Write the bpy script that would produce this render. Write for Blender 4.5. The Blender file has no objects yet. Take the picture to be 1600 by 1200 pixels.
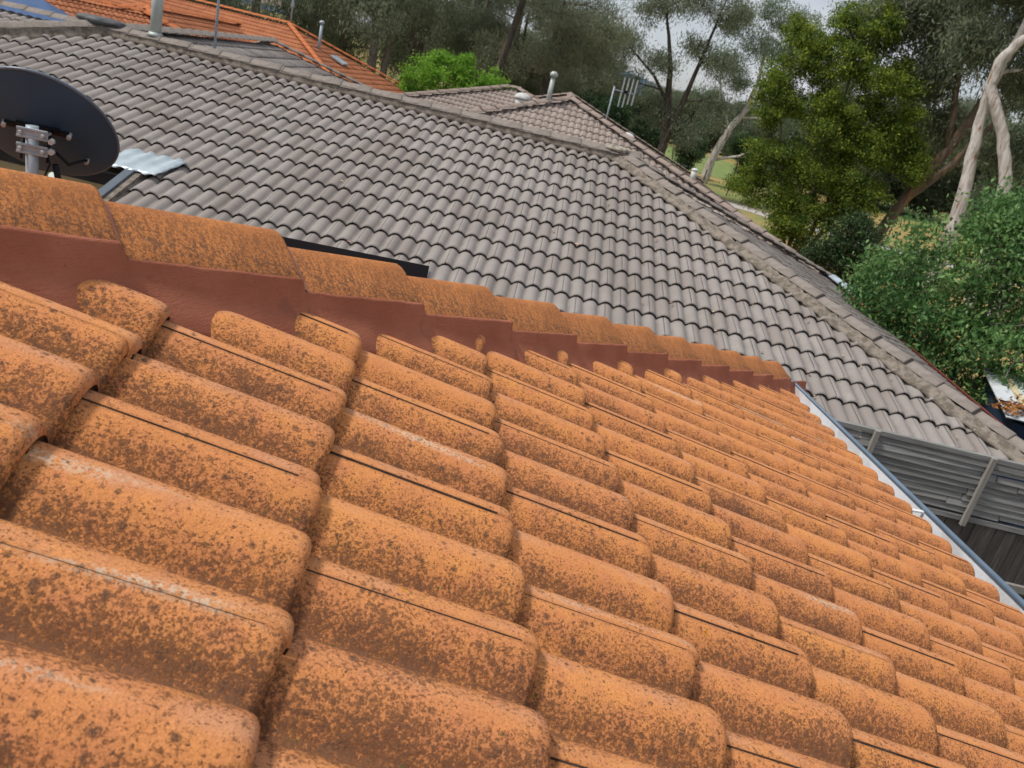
import bpy, bmesh, math, random
import numpy as np
from mathutils import Vector, Matrix
R_ = math.radians
H0 = 4.55                                    # eye height of the photographer above the ground

# ------------------------------------------------------------------ camera
scn = bpy.context.scene
C = scn.collection
YAW, PITCH, ROLL = 0.17293873, 0.36423585, -0.24003950
cy, sy, cp, sp = math.cos(YAW), math.sin(YAW), math.cos(PITCH), math.sin(PITCH)
fw = Vector((sy*cp, cy*cp, -sp)); rt = Vector((cy, -sy, 0)); up = rt.cross(fw)
r2 = math.cos(ROLL)*rt - math.sin(ROLL)*up; u2 = math.sin(ROLL)*rt + math.cos(ROLL)*up
cam_d = bpy.data.cameras.new('camera'); cam_o = bpy.data.objects.new('camera', cam_d); C.objects.link(cam_o)
cam_o.matrix_world = Matrix(((r2.x, u2.x, -fw.x, 0), (r2.y, u2.y, -fw.y, 0), (r2.z, u2.z, -fw.z, H0), (0, 0, 0, 1)))
cam_d.sensor_width = 36; cam_d.lens = 36*1260/1600; cam_d.clip_start = 0.02; cam_d.clip_end = 6000
cam_d.dof.use_dof = True; cam_d.dof.focus_distance = 1.75; cam_d.dof.aperture_fstop = 11
scn.camera = cam_o

# ------------------------------------------------------------------ world, sun, exposure
SUN_EL, SUN_AZ = R_(56), R_(-92)             # high, from the left
w = bpy.data.worlds.new('World'); scn.world = w; w.use_nodes = True
nt = w.node_tree; nt.nodes.clear()
out = nt.nodes.new('ShaderNodeOutputWorld'); bg = nt.nodes.new('ShaderNodeBackground')
sky = nt.nodes.new('ShaderNodeTexSky'); sky.sky_type = 'NISHITA'; sky.sun_disc = False
sky.sun_elevation = SUN_EL; sky.sun_rotation = SUN_AZ
tc = nt.nodes.new('ShaderNodeTexCoord'); mp = nt.nodes.new('ShaderNodeMapping'); mp.inputs['Scale'].default_value = (1, 1, 2.6)
ns = nt.nodes.new('ShaderNodeTexNoise'); ns.inputs['Scale'].default_value = 2.6; ns.inputs['Detail'].default_value = 8; ns.inputs['Roughness'].default_value = .55
cr = nt.nodes.new('ShaderNodeValToRGB'); cr.color_ramp.elements[0].position = .33; cr.color_ramp.elements[0].color = (.3, .3, .3, 1)
cr.color_ramp.elements[1].position = .6; cr.color_ramp.elements[1].color = (.97, .97, .97, 1)
mx = nt.nodes.new('ShaderNodeMix'); mx.data_type = 'RGBA'; mx.inputs['B'].default_value = (8.2, 8.5, 9.2, 1)
nt.links.new(tc.outputs['Generated'], mp.inputs['Vector']); nt.links.new(mp.outputs['Vector'], ns.inputs['Vector'])
nt.links.new(ns.outputs['Fac'], cr.inputs['Fac']); nt.links.new(cr.outputs['Color'], mx.inputs['Factor'])
nt.links.new(sky.outputs['Color'], mx.inputs['A']); nt.links.new(mx.outputs['Result'], bg.inputs['Color'])
bg.inputs['Strength'].default_value = .076; nt.links.new(bg.outputs['Background'], out.inputs['Surface'])
sd = bpy.data.lights.new('sun', 'SUN'); sd.energy = 3.2; sd.angle = R_(10); sd.color = (1, .95, .87)
so = bpy.data.objects.new('sun', sd); C.objects.link(so)
sdir = Vector((math.sin(SUN_AZ)*math.cos(SUN_EL), math.cos(SUN_AZ)*math.cos(SUN_EL), math.sin(SUN_EL)))
so.rotation_euler = sdir.to_track_quat('Z', 'Y').to_euler(); so.location = (0, 0, 60)
scn.view_settings.view_transform = 'Standard'; scn.view_settings.look = 'None'
scn.view_settings.exposure = 0.15; scn.view_settings.gamma = 1.0
scn.render.engine = 'CYCLES'

# ------------------------------------------------------------------ helpers
def tag(o, label=None, cat=None, group=None, kind=None):
    if label: o['label'] = label
    if cat: o['category'] = cat
    if group: o['group'] = group
    if kind: o['kind'] = kind
    return o
def empty(name, loc, label, cat, group=None, rz=0):
    o = bpy.data.objects.new(name, None); C.objects.link(o); o.location = loc; o.rotation_euler = (0, 0, rz)
    o.empty_display_size = .2
    return tag(o, label, cat, group)
def link(name, me, mats, parent=None, world=True):
    """link mesh (in world coordinates) as an object; a child keeps its world place"""
    o = bpy.data.objects.new(name, me); C.objects.link(o)
    for m in (mats if isinstance(mats, (list, tuple)) else [mats]):
        if m and m.name not in me.materials: me.materials.append(m)
    if parent:
        o.parent = parent
        if world:
            # parents at top level carry a plain location and z rotation
            p = parent; M = Matrix.Identity(4)
            while p: M = Matrix.Translation(p.location) @ Matrix.Rotation(p.rotation_euler.z, 4, 'Z') @ M if p.get('_plain', 1) else M; p = p.parent
            me.transform(M.inverted())
    return o
class MB:
    def __init__(s): s.v = []; s.f = []; s.m = []; s.sm = []
    def add(s, vs, fs, m=0, smooth=False):
        b = len(s.v); s.v += [tuple(v) for v in vs]; s.f += [tuple(i+b for i in f) for f in fs]
        s.m += [m]*len(fs); s.sm += [smooth]*len(fs)
    def hexa(s, p, m=0):      # p: 4 bottom, 4 top (same order)
        s.add(p, [(3, 2, 1, 0), (4, 5, 6, 7), (0, 1, 5, 4), (1, 2, 6, 5), (2, 3, 7, 6), (3, 0, 4, 7)], m)
    def box(s, c, ax, ay, az, m=0):   # centre and three half vectors
        c, ax, ay, az = map(Vector, (c, ax, ay, az))
        s.hexa([c-ax-ay-az, c+ax-ay-az, c+ax+ay-az, c-ax+ay-az, c-ax-ay+az, c+ax-ay+az, c+ax+ay+az, c-ax+ay+az], m)
    def bar(s, a, b, wv, hv, m=0):    # box from a to b with half width wv and half height hv vectors
        a, b, wv, hv = map(Vector, (a, b, wv, hv))
        s.hexa([a-wv-hv, b-wv-hv, b+wv-hv, a+wv-hv, a-wv+hv, b-wv+hv, b+wv+hv, a+wv+hv], m)
    def tube(s, pts, n=8, m=0, cap=True):   # pts (x,y,z,r)
        rings = []; vs = []; fs = []
        P = [Vector(p[:3]) for p in pts]; X = None
        for i, p in enumerate(P):
            t = (P[min(i+1, len(P)-1)]-P[max(i-1, 0)]).normalized()
            if X is None: X = t.orthogonal().normalized()
            else: X = (X-t*X.dot(t)).normalized()
            Y = t.cross(X); r = pts[i][3]
            for k in range(n):
                a = 2*math.pi*k/n; vs.append(p+X*(r*math.cos(a))+Y*(r*math.sin(a)))
        for i in range(len(P)-1):
            for k in range(n):
                k2 = (k+1) % n; fs.append((i*n+k, i*n+k2, (i+1)*n+k2, (i+1)*n+k))
        s.add(vs, fs, m, True)
        if cap:
            b = len(s.v)-len(vs); s.f += [tuple(b+k for k in reversed(range(n))), tuple(b+(len(P)-1)*n+k for k in range(n))]; s.m += [m, m]; s.sm += [False, False]
    def mesh(s, name):
        me = bpy.data.meshes.new(name); me.from_pydata(s.v, [], s.f)
        me.polygons.foreach_set('material_index', s.m); me.polygons.foreach_set('use_smooth', s.sm); me.update(); return me
    def build(s, name, mats, parent=None, bevel=0, world=True):
        me = s.mesh(name); o = link(name, me, mats, parent, world)
        if bevel:
            b = o.modifiers.new('bevel', 'BEVEL'); b.width = bevel; b.segments = 2; b.limit_method = 'ANGLE'; b.angle_limit = R_(40)
        return o
def quads_mesh(name, V, F, smooth=True, uv=None, mi=None):
    V = np.asarray(V, np.float32); F = np.asarray(F, np.int32)
    me = bpy.data.meshes.new(name); me.vertices.add(len(V)); me.vertices.foreach_set('co', V.ravel())
    me.loops.add(F.size); me.loops.foreach_set('vertex_index', F.ravel())
    me.polygons.add(len(F)); me.polygons.foreach_set('loop_start', np.arange(0, F.size, F.shape[1], dtype=np.int32))
    try: me.polygons.foreach_set('loop_total', np.full(len(F), F.shape[1], np.int32))
    except Exception: pass
    me.polygons.foreach_set('use_smooth', np.full(len(F), smooth))
    if mi is not None: me.polygons.foreach_set('material_index', np.asarray(mi, np.int32))
    if uv is not None:
        l = me.uv_layers.new(name='UVMap'); l.data.foreach_set('uv', np.asarray(uv, np.float32)[F.ravel()].ravel())
    me.update(); me.validate(); return me

# ------------------------------------------------------------------ materials
class NT:
    def __init__(s, name):
        s.m = bpy.data.materials.new(name); s.m.use_nodes = True; s.t = s.m.node_tree; s.t.nodes.clear()
        s.o = s.n('OutputMaterial'); s.b = s.n('BsdfPrincipled'); s.l(s.b.outputs[0], s.o.inputs[0])
    def n(s, k, **kw):
        x = s.t.nodes.new('ShaderNode'+k)
        for a, b in kw.items(): setattr(x, a, b)
        return x
    def l(s, a, b): s.t.links.new(a, b)
    def put(s, inp, v):
        if hasattr(v, 'is_output'): s.l(v, inp)
        else: inp.default_value = v
    def math(s, op, a, b=0.0, clamp=False):
        x = s.n('Math', operation=op, use_clamp=clamp); s.put(x.inputs[0], a); s.put(x.inputs[1], b); return x.outputs[0]
    def noise(s, scale, detail=4, rough=.55, vec=None, dist=0):
        x = s.n('TexNoise'); x.inputs['Scale'].default_value = scale; x.inputs['Detail'].default_value = detail
        x.inputs['Roughness'].default_value = rough; x.inputs['Distortion'].default_value = dist
        s.l(vec if vec else s.obj(), x.inputs['Vector']); return x.outputs['Fac']
    def voro(s, scale, vec=None, out='Distance', feature='F1'):
        x = s.n('TexVoronoi', feature=feature); x.inputs['Scale'].default_value = scale; s.l(vec if vec else s.obj(), x.inputs['Vector']); return x.outputs[out]
    def obj(s):
        if not hasattr(s, '_o'): s._o = s.n('TexCoord').outputs['Object']
        return s._o
    def scaled(s, v, sc, rot=(0, 0, 0)):
        x = s.n('Mapping'); x.inputs['Scale'].default_value = sc; x.inputs['Rotation'].default_value = rot; s.l(v, x.inputs['Vector']); return x.outputs[0]
    def rng(s, v, a, b, c=0, d=1, smooth=True):
        x = s.n('MapRange', interpolation_type='SMOOTHSTEP' if smooth else 'LINEAR'); s.put(x.inputs[0], v)
        for i, q in zip((1, 2, 3, 4), (a, b, c, d)): s.put(x.inputs[i], q)
        return x.outputs[0]
    def mix(s, f, a, b):
        x = s.n('Mix', data_type='RGBA'); s.put(x.inputs['Factor'], f)
        for k, v in (('A', a), ('B', b)): s.put(x.inputs[k], v if hasattr(v, 'is_output') else (*v, 1) if len(v) == 3 else v)
        return x.outputs['Result']
    def mul(s, c, f):     # colour times factor (socket)
        x = s.n('VectorMath', operation='SCALE'); s.put(x.inputs[0], c); s.put(x.inputs['Scale'], f); return x.outputs[0]
    def island(s):
        return s.n('NewGeometry').outputs['Random Per Island']
    def bump(s, h, dist=.002, strength=1.0):
        x = s.n('Bump'); x.inputs['Distance'].default_value = dist; x.inputs['Strength'].default_value = strength; s.l(h, x.inputs['Height']); s.l(x.outputs[0], s.b.inputs['Normal'])
    def fin(s, col, rough=.8, spec=.3, metal=0):
        s.put(s.b.inputs['Base Color'], col if hasattr(col, 'is_output') else (*col, 1)); s.put(s.b.inputs['Roughness'], rough)
        s.b.inputs['Specular IOR Level'].default_value = spec; s.b.inputs['Metallic'].default_value = metal; return s.m
def plain(name, col, rough=.6, spec=.3, metal=0, var=.12, scale=6, bump=0):
    t = NT(name); f = t.noise(scale, 6); d = [c*(1-var) for c in col]; e = [min(1, c*(1+var)) for c in col]
    c = t.mix(t.rng(f, .3, .7), d, e)
    if bump: t.bump(t.noise(scale*12, 4), bump)
    return t.fin(c, t.rng(f, .2, .8, max(0, rough-.08), min(1, rough+.08)), spec, metal)

def orange_tile_mat():
    t = NT('lichen_orange_tile'); uv = t.n('UVMap').outputs[0]; sx = t.n('SeparateXYZ'); t.l(uv, sx.inputs[0])
    ph = t.math('SUBTRACT', t.math('FRACT', t.math('ADD', sx.outputs[0], .5)), .5)     # -0.5..0.5 across one roll
    isl = t.island()
    big = t.noise(5, 5, .6); mid = t.noise(26, 5, .6)
    base = t.mix(t.rng(big, .3, .7), (.60, .242, .084), (.67, .282, .090))
    base = t.mix(t.rng(mid, .35, .75), base, (.56, .222, .092))
    base = t.mix(t.math('MULTIPLY', isl, .35), base, (.53, .20, .09))
    # paler, pinkish top of the rolls: skylight painted into the colour
    crest = t.rng(t.math('ABSOLUTE', t.math('SUBTRACT', ph, .06)), .0, .20, 1, 0)
    base = t.mix(t.math('MULTIPLY', crest, t.rng(t.noise(11, 4), .4, .75, .12, .62)), base, (.57, .30, .185))
    # bright orange lichen
    yl = t.rng(t.noise(19, 3, .5), .71, .76); base = t.mix(t.math('MULTIPLY', yl, .7), base, (.62, .25, .045))
    base = t.mul(base, t.rng(t.noise(420, 3, .75), .25, .75, .66, 1.30, False))
    # density of the dark lichen, pan shade painted in with it: thick on the near flank and in the pan, thin on the top
    aph = t.math('ABSOLUTE', t.math('ADD', ph, .03)); fl = t.rng(aph, .05, .50, -.02, 1, False)
    dens = t.math('ADD', t.math('MULTIPLY', fl, .215), t.math('MULTIPLY', t.math('SUBTRACT', t.noise(6, 4, .6), .5), .26))
    dens = t.math('ADD', dens, t.math('MULTIPLY', t.math('SUBTRACT', t.noise(2.3, 3, .5), .5), .10))
    dens = t.math('ADD', dens, t.math('MULTIPLY', t.math('SUBTRACT', isl, .5), .04))
    dens = t.math('ADD', dens, t.math('MULTIPLY', t.math('SUBTRACT', t.noise(28, 4, .65), .5), .26))
    # soft-edged lichen film of every size, and grains of it in between
    s1 = t.rng(t.math('ADD', t.noise(120, 8, .80), t.math('MULTIPLY', dens, .62)), .575, .69)
    s0_ = t.rng(t.math('ADD', t.noise(215, 6, .74), t.math('MULTIPLY', dens, .62)), .575, .655)
    s1 = t.math('MAXIMUM', s1, t.math('MULTIPLY', s0_, .9))
    nz = t.n('TexNoise'); nz.inputs['Scale'].default_value = 210; nz.inputs['Detail'].default_value = 5; nz.inputs['Roughness'].default_value = .7; t.l(t.obj(), nz.inputs['Vector'])
    sc = t.n('VectorMath', operation='SCALE'); sc.inputs['Scale'].default_value = .013; t.l(nz.outputs['Color'], sc.inputs[0])
    wv = t.n('VectorMath', operation='ADD'); t.l(t.obj(), wv.inputs[0]); t.l(sc.outputs[0], wv.inputs[1])
    def spots(scale, pw_, big_):
        vo = t.n('TexVoronoi'); vo.inputs['Scale'].default_value = scale; t.l(wv.outputs[0], vo.inputs['Vector'])
        sep = t.n('SeparateColor'); t.l(vo.outputs['Color'], sep.inputs[0])
        rad = t.math('MULTIPLY', t.math('POWER', sep.outputs[0], pw_), t.rng(dens, -.14, .24, .12, big_, False))
        return t.rng(t.math('SUBTRACT', rad, vo.outputs['Distance']), -.08, .14)
    s2 = t.math('MAXIMUM', spots(66, 2.6, .70), spots(150, 1.5, .62))
    s2 = t.math('MULTIPLY', s2, t.rng(t.noise(330, 3, .7), .28, .60, .25, 1))
    base = t.mix(t.math('MULTIPLY', t.rng(dens, .04, .30), .22), base, (.27, .125, .068))
    dark = t.math('MAXIMUM', t.math('MULTIPLY', s1, .80), t.math('MULTIPLY', s2, .92))
    dcol = t.mix(t.noise(70, 3), (.052, .034, .028), (.125, .068, .044))
    c = t.mix(dark, base, dcol)
    # pale mineral streaks along a few crests
    st = t.noise(1.0, 2, .5, t.scaled(uv, (1.7, .42, 1)))
    pk = t.math('MULTIPLY', t.rng(st, .62, .70), t.rng(t.math('ABSOLUTE', t.math('ADD', ph, .02)), .03, .13, 1, 0))
    pk = t.math('MULTIPLY', pk, t.rng(t.noise(150, 5, .75), .44, .58))
    c = t.mix(t.math('MULTIPLY', pk, .85), c, (.60, .50, .38))
    # a little moss
    ms = t.math('MULTIPLY', t.rng(t.noise(55, 2, .5), .735, .76), .8); c = t.mix(ms, c, (.11, .11, .035))
    h = t.math('ADD', t.math('MULTIPLY', t.noise(420, 3, .7), .5), t.math('ADD', t.math('MULTIPLY', dark, .6), t.math('MULTIPLY', t.noise(60, 4), 1.2)))
    t.bump(h, .0016, .9)
    return t.fin(c, .92, .15)
def cap_mat():
    t = NT('lichen_orange_ridge_cap'); o = t.obj()
    base = t.mix(t.rng(t.noise(7, 5), .3, .7), (.42, .155, .054), (.55, .21, .068))
    stv = t.scaled(o, (21, 5, 5), (0, 0, -.5))
    st = t.noise(6, 6, .72, stv, .4); fine = t.noise(170, 4, .7)
    d = t.rng(t.math('ADD', t.math('MULTIPLY', st, .55), t.math('MULTIPLY', fine, .62)), .51, .655)
    zz = t.n('SeparateXYZ'); t.l(o, zz.inputs[0])
    low = t.rng(zz.outputs[2], .005, .07, 1.0, .45)
    d = t.math('MULTIPLY', d, low)
    pp = t.rng(t.noise(150, 6, .8), .56, .70); d = t.math('MAXIMUM', d, t.math('MULTIPLY', pp, t.math('MULTIPLY', low, .9)))
    c = t.mix(t.math('MULTIPLY', d, .82), t.mul(base, t.rng(t.noise(380, 3, .7), .25, .75, .7, 1.25, False)), (.115, .06, .038))
    pl = t.math('MULTIPLY', t.rng(t.noise(160, 3), .62, .70), .5); c = t.mix(pl, c, (.55, .30, .17))
    t.bump(t.noise(300, 4, .7), .0012); return t.fin(c, .92, .15)
def grey_tile_mat(name, c1, c2, c3):
    t = NT(name); isl = t.island(); uv = t.n('UVMap').outputs[0]
    c = t.mix(t.rng(t.noise(3, 5), .3, .7), c1, c2); c = t.mix(t.rng(isl, .35, 1.0, 0, .75), c, c3)
    c = t.mix(t.math('MULTIPLY', t.rng(t.noise(.45, 4), .45, .7), .45), c, [k*.8 for k in c3])
    c = t.mix(t.math('MULTIPLY', t.rng(t.noise(70, 5, .7), .5, .75), .4), c, [k*.6 for k in c1])
    st = t.noise(3, 5, .65, t.scaled(uv, (2.4, .5, 1))); c = t.mix(t.math('MULTIPLY', t.rng(st, .52, .75), .4), c, [k*.62 for k in c1])
    sx = t.n('SeparateXYZ'); t.l(uv, sx.inputs[0])
    ph = t.math('ABSOLUTE', t.math('SUBTRACT', t.math('FRACT', sx.outputs[0]), .5))      # 0 in the pan
    pan_dark = t.math('MULTIPLY', t.rng(ph, .02, .18, 1, 0), t.rng(t.noise(4, 4), .35, .7, .15, .65)); c = t.mix(pan_dark, c, [k*.5 for k in c1])  # uneven darker band along the pan
    t.bump(t.noise(260, 3), .0012); return t.fin(c, .85, .2)
def mottled(name, a, b, sc):
    t = NT(name); c = t.mix(t.rng(t.noise(sc, 8, .7), .42, .6), a, b); t.bump(t.noise(sc*6, 5), .002); return t.fin(c, .95, .1)
M = {}
M['otile'] = orange_tile_mat(); M['ocap'] = cap_mat()
def pointing_mat():
    t = NT('red_brown_flexible_pointing'); o = t.obj(); v = t.scaled(o, (9, 9, 55), (0, 0, .8)); f = t.noise(3, 7, .7, v)
    c = t.mix(t.rng(t.noise(7, 6), .35, .7), (.33, .112, .066), (.40, .145, .088)); c = t.mix(t.math('MULTIPLY', t.rng(t.noise(120, 5, .75), .56, .72), .55), c, (.17, .065, .042))
    c = t.mix(t.math('MULTIPLY', t.rng(f, .55, .8), .35), c, (.48, .21, .14)); c = t.mix(t.math('MULTIPLY', t.rng(t.noise(14, 5), .6, .75), .5), c, (.22, .085, .052))
    t.bump(t.math('ADD', f, t.math('MULTIPLY', t.noise(260, 4, .7), .5)), .003); return t.fin(c, .88, .15)
M['mortar'] = pointing_mat()
M['pointing'] = plain('pink_end_pointing', (.44, .20, .145), .85, .2, var=.15, scale=40, bump=.001)
M['gtile'] = grey_tile_mat('grey_concrete_tile', (.262, .236, .220), (.305, .277, .260), (.235, .205, .186))
M['btile'] = grey_tile_mat('brown_grey_concrete_tile', (.31, .255, .222), (.36, .305, .27), (.28, .225, .195))
M['gcap'] = plain('grey_brown_ridge_cap', (.225, .195, .172), .85, .2, var=.18, scale=14, bump=.001)
M['bcap'] = plain('brown_ridge_cap', (.26, .205, .175), .85, .2, var=.18, scale=14, bump=.001)
M['gmortar'] = mottled('weathered_grey_mortar', (.25, .215, .18), (.135, .115, .092), 13)
M['grime_shade'] = plain('joint_grime_shade', (.055, .038, .03), .95, .1, var=.4, scale=30)  # grime colour that also paints the shadow line in joints and under noses
M['gdark'] = plain('dark_joint_mortar', (.045, .042, .04), .9, .1)
M['o2tile'] = grey_tile_mat('clean_orange_tile', (.40, .15, .07), (.45, .175, .08), (.33, .12, .06))
M['o2cap'] = plain('clean_orange_ridge_cap', (.42, .135, .05), .8, .2)
M['lead'] = plain('lead_flashing', (.075, .08, .085), .6, .4, var=.3, scale=9)
M['zinc'] = plain('pale_blue_grey_flashing', (.42, .49, .53), .42, .5, .35, var=.1, scale=5)
M['zincw'] = plain('pale_blue_metal', (.5, .58, .66), .4, .5, .2)
M['gutw'] = mottled('pale_gutter_inside', (.68, .70, .73), (.55, .56, .57), 5)
M['gutb'] = plain('blue_grey_gutter_lip', (.10, .15, .21), .4, .5, var=.12)
M['black'] = plain('black_gutter', (.012, .012, .014), .4, .5, var=.3)
M['darkblue'] = plain('slate_blue_barge', (.085, .105, .13), .5, .4)
M['redbrown'] = plain('red_brown_gutter', (.20, .055, .038), .55, .4)
M['cream'] = plain('cream_render', (.62, .53, .33), .85, .2, var=.05, scale=3)
M['brick'] = plain('tan_brick', (.36, .22, .14), .9, .1, var=.2, scale=8)
M['soffit'] = plain('eave_lining', (.6, .58, .52), .8, .2)
M['pipe'] = plain('pale_grey_green_pipe', (.40, .44, .42), .5, .4, .2)
M['steel'] = plain('galvanised_steel', (.34, .40, .45), .55, .4, .15, var=.15, scale=20)
M['dish'] = plain('charcoal_dish_paint', (.034, .078, .14), .6, .3, var=.12, scale=4)
M['dishrim'] = plain('slate_dish_rim', (.10, .14, .19), .4, .5)
M['blk'] = plain('black_anodised_frame', (.008, .009, .012), .6, .2)
M['cell'] = plain('solar_cell_glass', (.012, .015, .035), .12, .6)
M['oldw'] = plain('aged_white_vent', (.52, .52, .50), .6, .3, var=.2)
M['white'] = plain('white_plastic_dome', (.75, .76, .76), .5, .4)
M['blue'] = plain('blue_steel_roof', (.035, .085, .20), .45, .5)
M['alu'] = plain('aluminium', (.46, .49, .50), .45, .5, .2)
def wood(name, a, b, ax):
    t = NT(name); v = t.scaled(t.obj(), ax); f = t.noise(6, 8, .7, v); c = t.mix(t.rng(f, .3, .7), a, b)
    c = t.mix(t.math('MULTIPLY', t.island(), .5), c, [x*.55 for x in a]); t.bump(f, .003); return t.fin(c, .9, .15)
M['lattice'] = wood('weathered_silver_timber', (.17, .17, .162), (.34, .34, .33), (.35, 3, 9))
M['paling'] = wood('dark_weathered_paling', (.07, .062, .055), (.15, .135, .12), (9, 9, .5))
M['wpost'] = wood('grey_timber_post', (.24, .225, .20), (.36, .34, .31), (6, 6, .6))

# ------------------------------------------------------------------ tiled roofs
def tile_field(O, a, d, N, rows, n0, n1, g, par, rng, w=.15, Hc=.038, t=.03, nv=5, ss=(.05, .2), nose=2, jn=.0012, js=.003, lip=.003, rec=.010, th_=.9, eave=None, jg=.024, nr_=.024):
    """concrete double-roll tiles: rows run along a, fall along d. Every tile is an island of its own."""
    if nose == 2: prof = [(rec, -t-.013), (rec, -t*th_), (0, -t*th_)]+[(x_*nr_, -y_*nr_) for x_, y_ in ((0, .62), (.06, .40), (.2, .21), (.42, .085), (.75, .02), (1.15, 0))]
    elif nose == 1: prof = [(.004, -t-.013), (0, -.010), (.008, 0)]
    else: prof = [(.004, -t-.013), (0, 0)]
    prof = prof+[(s, 0) for s in ss]+[(g+.035, 0)]
    S = np.array([p[0] for p in prof]); DR = np.array([p[1] for p in prof])
    O, a, d, N = [np.array(x, float) for x in (O, a, d, N)]
    q = np.linspace(-.07, 1.930-jg, 2*nv+1); q = np.concatenate([[-.07], q, [1.930-jg]]); off = np.zeros(len(q)); off[0] = -.026; off[-1] = -.022
    nu, nq = len(S), len(q); ii = np.arange(nu*nq).reshape(nu, nq)
    F0 = np.stack([ii[:-1, :-1], ii[:-1, 1:], ii[1:, 1:], ii[1:, :-1]], -1).reshape(-1, 4)
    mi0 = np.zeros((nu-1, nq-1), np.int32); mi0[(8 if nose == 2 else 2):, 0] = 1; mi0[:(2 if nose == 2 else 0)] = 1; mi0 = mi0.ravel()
    VV, FF, UU = [], [], []; base = 0
    for k in rows:
        p = par(k) % 2; j = math.floor(n0)
        if j % 2 != p: j -= 1
        while j < n1:
            v = j+q; ta = np.abs(v-np.round(v))
            h = Hc*np.where(ta < .46, np.maximum(0, 1-(ta/.46)**2.15)**.95, 0)+off+lip*np.clip(1-(q+.07)/.30, 0, 1)
            dn, ds, tw, tl = rng.normal(0, jn), rng.normal(0, js), rng.normal(0, jn*.8), rng.normal(0, .003)
            s = S[:, None]+ds+tl*(q[None]-.9)
            if eave: s = s+eave(k, v)[None]
            n = h[None]-Hc+DR[:, None]-t*S[:, None]/g+dn+tw*(q[None]-.9)
            n[0] = np.minimum(n[0], h-Hc-t-.01)
            P = O+a*(w*v)[None, :, None]+d*(g*k-s)[:, :, None]+N*n[:, :, None]
            VV.append(P.reshape(-1, 3)); FF.append(F0+base); base += nu*nq
            UU.append(np.stack(np.broadcast_arrays(v[None], (k-s/g)), -1).reshape(-1, 2)); j += 2
    tile_field.mi = np.tile(mi0, len(FF))
    return np.concatenate(VV), np.concatenate(FF), np.concatenate(UU)
def clip_mesh(me, planes):
    bm = bmesh.new(); bm.from_mesh(me)
    for co, no in planes:
        bmesh.ops.bisect_plane(bm, geom=bm.verts[:]+bm.edges[:]+bm.faces[:], dist=1e-6, plane_co=Vector(co), plane_no=Vector(no), clear_outer=True)
    bm.to_mesh(me); bm.free(); me.update(); return me
def roof_face(poly, mat, parent, rng, g=.34, nv=3, nose=0, ss=(), name='tiled_roof', par=lambda k: k, O=None, w=.15, rows=None, frame=None, **kw):
    """poly: plane polygon, first edge the eave (left to right seen from outside). Tiles fill it, cut at the edges."""
    P = [Vector(p) for p in poly]
    a = (P[1]-P[0]).normalized(); N = Vector((0, 0, 0))
    for i in range(1, len(P)-1): N += (P[i]-P[0]).cross(P[i+1]-P[0])
    N.normalize()
    if N.z < 0: N = -N
    d = a.cross(N)
    if d.z > 0: d = -d
    if frame: a, d, N = frame
    if O is None: O = P[0]
    ks = [(p-O).dot(d)/g for p in P]; nsx = [(p-O).dot(a)/w for p in P]
    if rows is None: rows = range(math.floor(min(ks)), math.ceil(max(ks))+1)
    V, F, U = tile_field(O, a, d, N, rows, min(nsx)-2, max(nsx)+2, g, par, rng, w=w, nv=nv, nose=nose, ss=ss, **kw)
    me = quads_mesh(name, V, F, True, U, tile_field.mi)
    cen = sum(P, Vector())/len(P); pl = []
    for i in range(1, len(P)):                       # not the eave edge
        e0, e1 = P[i], P[(i+1) % len(P)]; no = (e1-e0).cross(Vector((0, 0, 1))); no.z = 0
        if no.length < 1e-6: continue
        no.normalize()
        if (cen-e0).dot(no) > 0: no = -no
        pl.append((e0, no))
    clip_mesh(me, pl)
    # underlay closing the roof from below
    mb = MB(); dn = Vector((0, 0, -1))*.10
    mb.add([p+dn for p in P], [tuple(range(len(P)))])
    o = link(name, me, [mat, M['grime_shade']], parent); u = mb.build('roof_underlay', M['gdark'], parent)
    return o, (a, d, N)
def cap_mesh(name, L=.37, ov=.05, hw=.115, rise=.07, tilt=.03, th=.014, sharp=False, pw=.020):
    """one ridge cap along +x (downhill end at x=L), its lower edges at z=0; slot 1 is the end pointing"""
    if sharp: pr = [(-1, 0), (-.97, .16), (-.5, .62), (-.10, .97), (0, 1), (.10, .97), (.5, .62), (.97, .16), (1, 0)]
    else: pr = [(-1, 0), (-.98, .05), (-.72, .335), (-.46, .62), (-.235, .865), (-.11, .965), (0, 1), (.11, .965), (.235, .865), (.46, .62), (.72, .335), (.98, .05), (1, 0)]
    n = len(pr); mb = MB(); st = [(-ov, 0, 1), (0, 0, 1), (L*.5, 0, 1), (L-.012, 0, 1), (L-.003, -.003, .985), (L, -.008, .965)]
    vs = []
    for x, dz, k in st:
        z0 = -tilt*(1-(x+ov)/(L+ov))+dz
        vs += [(x, y*hw*k, z0+z*rise) for y, z in pr]
    fs = [(i*n+j, (i+1)*n+j, (i+1)*n+j+1, i*n+j+1) for i in range(len(st)-1) for j in range(n-1)]
    mb.add(vs, [tuple(reversed(f)) for f in fs], 0, True)
    x, dz, k = st[-1]; e = [(x, y*hw*k, dz+z*rise) for y, z in pr]; e2 = [(x+.010, y*hw*(k+.0), dz+z*rise-.010) for y, z in pr]; e3 = [(x+.010+pw, y*hw*k, -tilt+.003+z*rise*.985) for y, z in pr]
    mb.add(e+e2+e3, [(j, j+1, n+j+1, n+j) for j in range(n-1)]+[(n+j, n+j+1, 2*n+j+1, 2*n+j) for j in range(n-1)], 1, True)
    e4 = [(x, p[1], p[2]) for p in e3]; 
    return mb.mesh(name)
CAPC = {}
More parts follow.
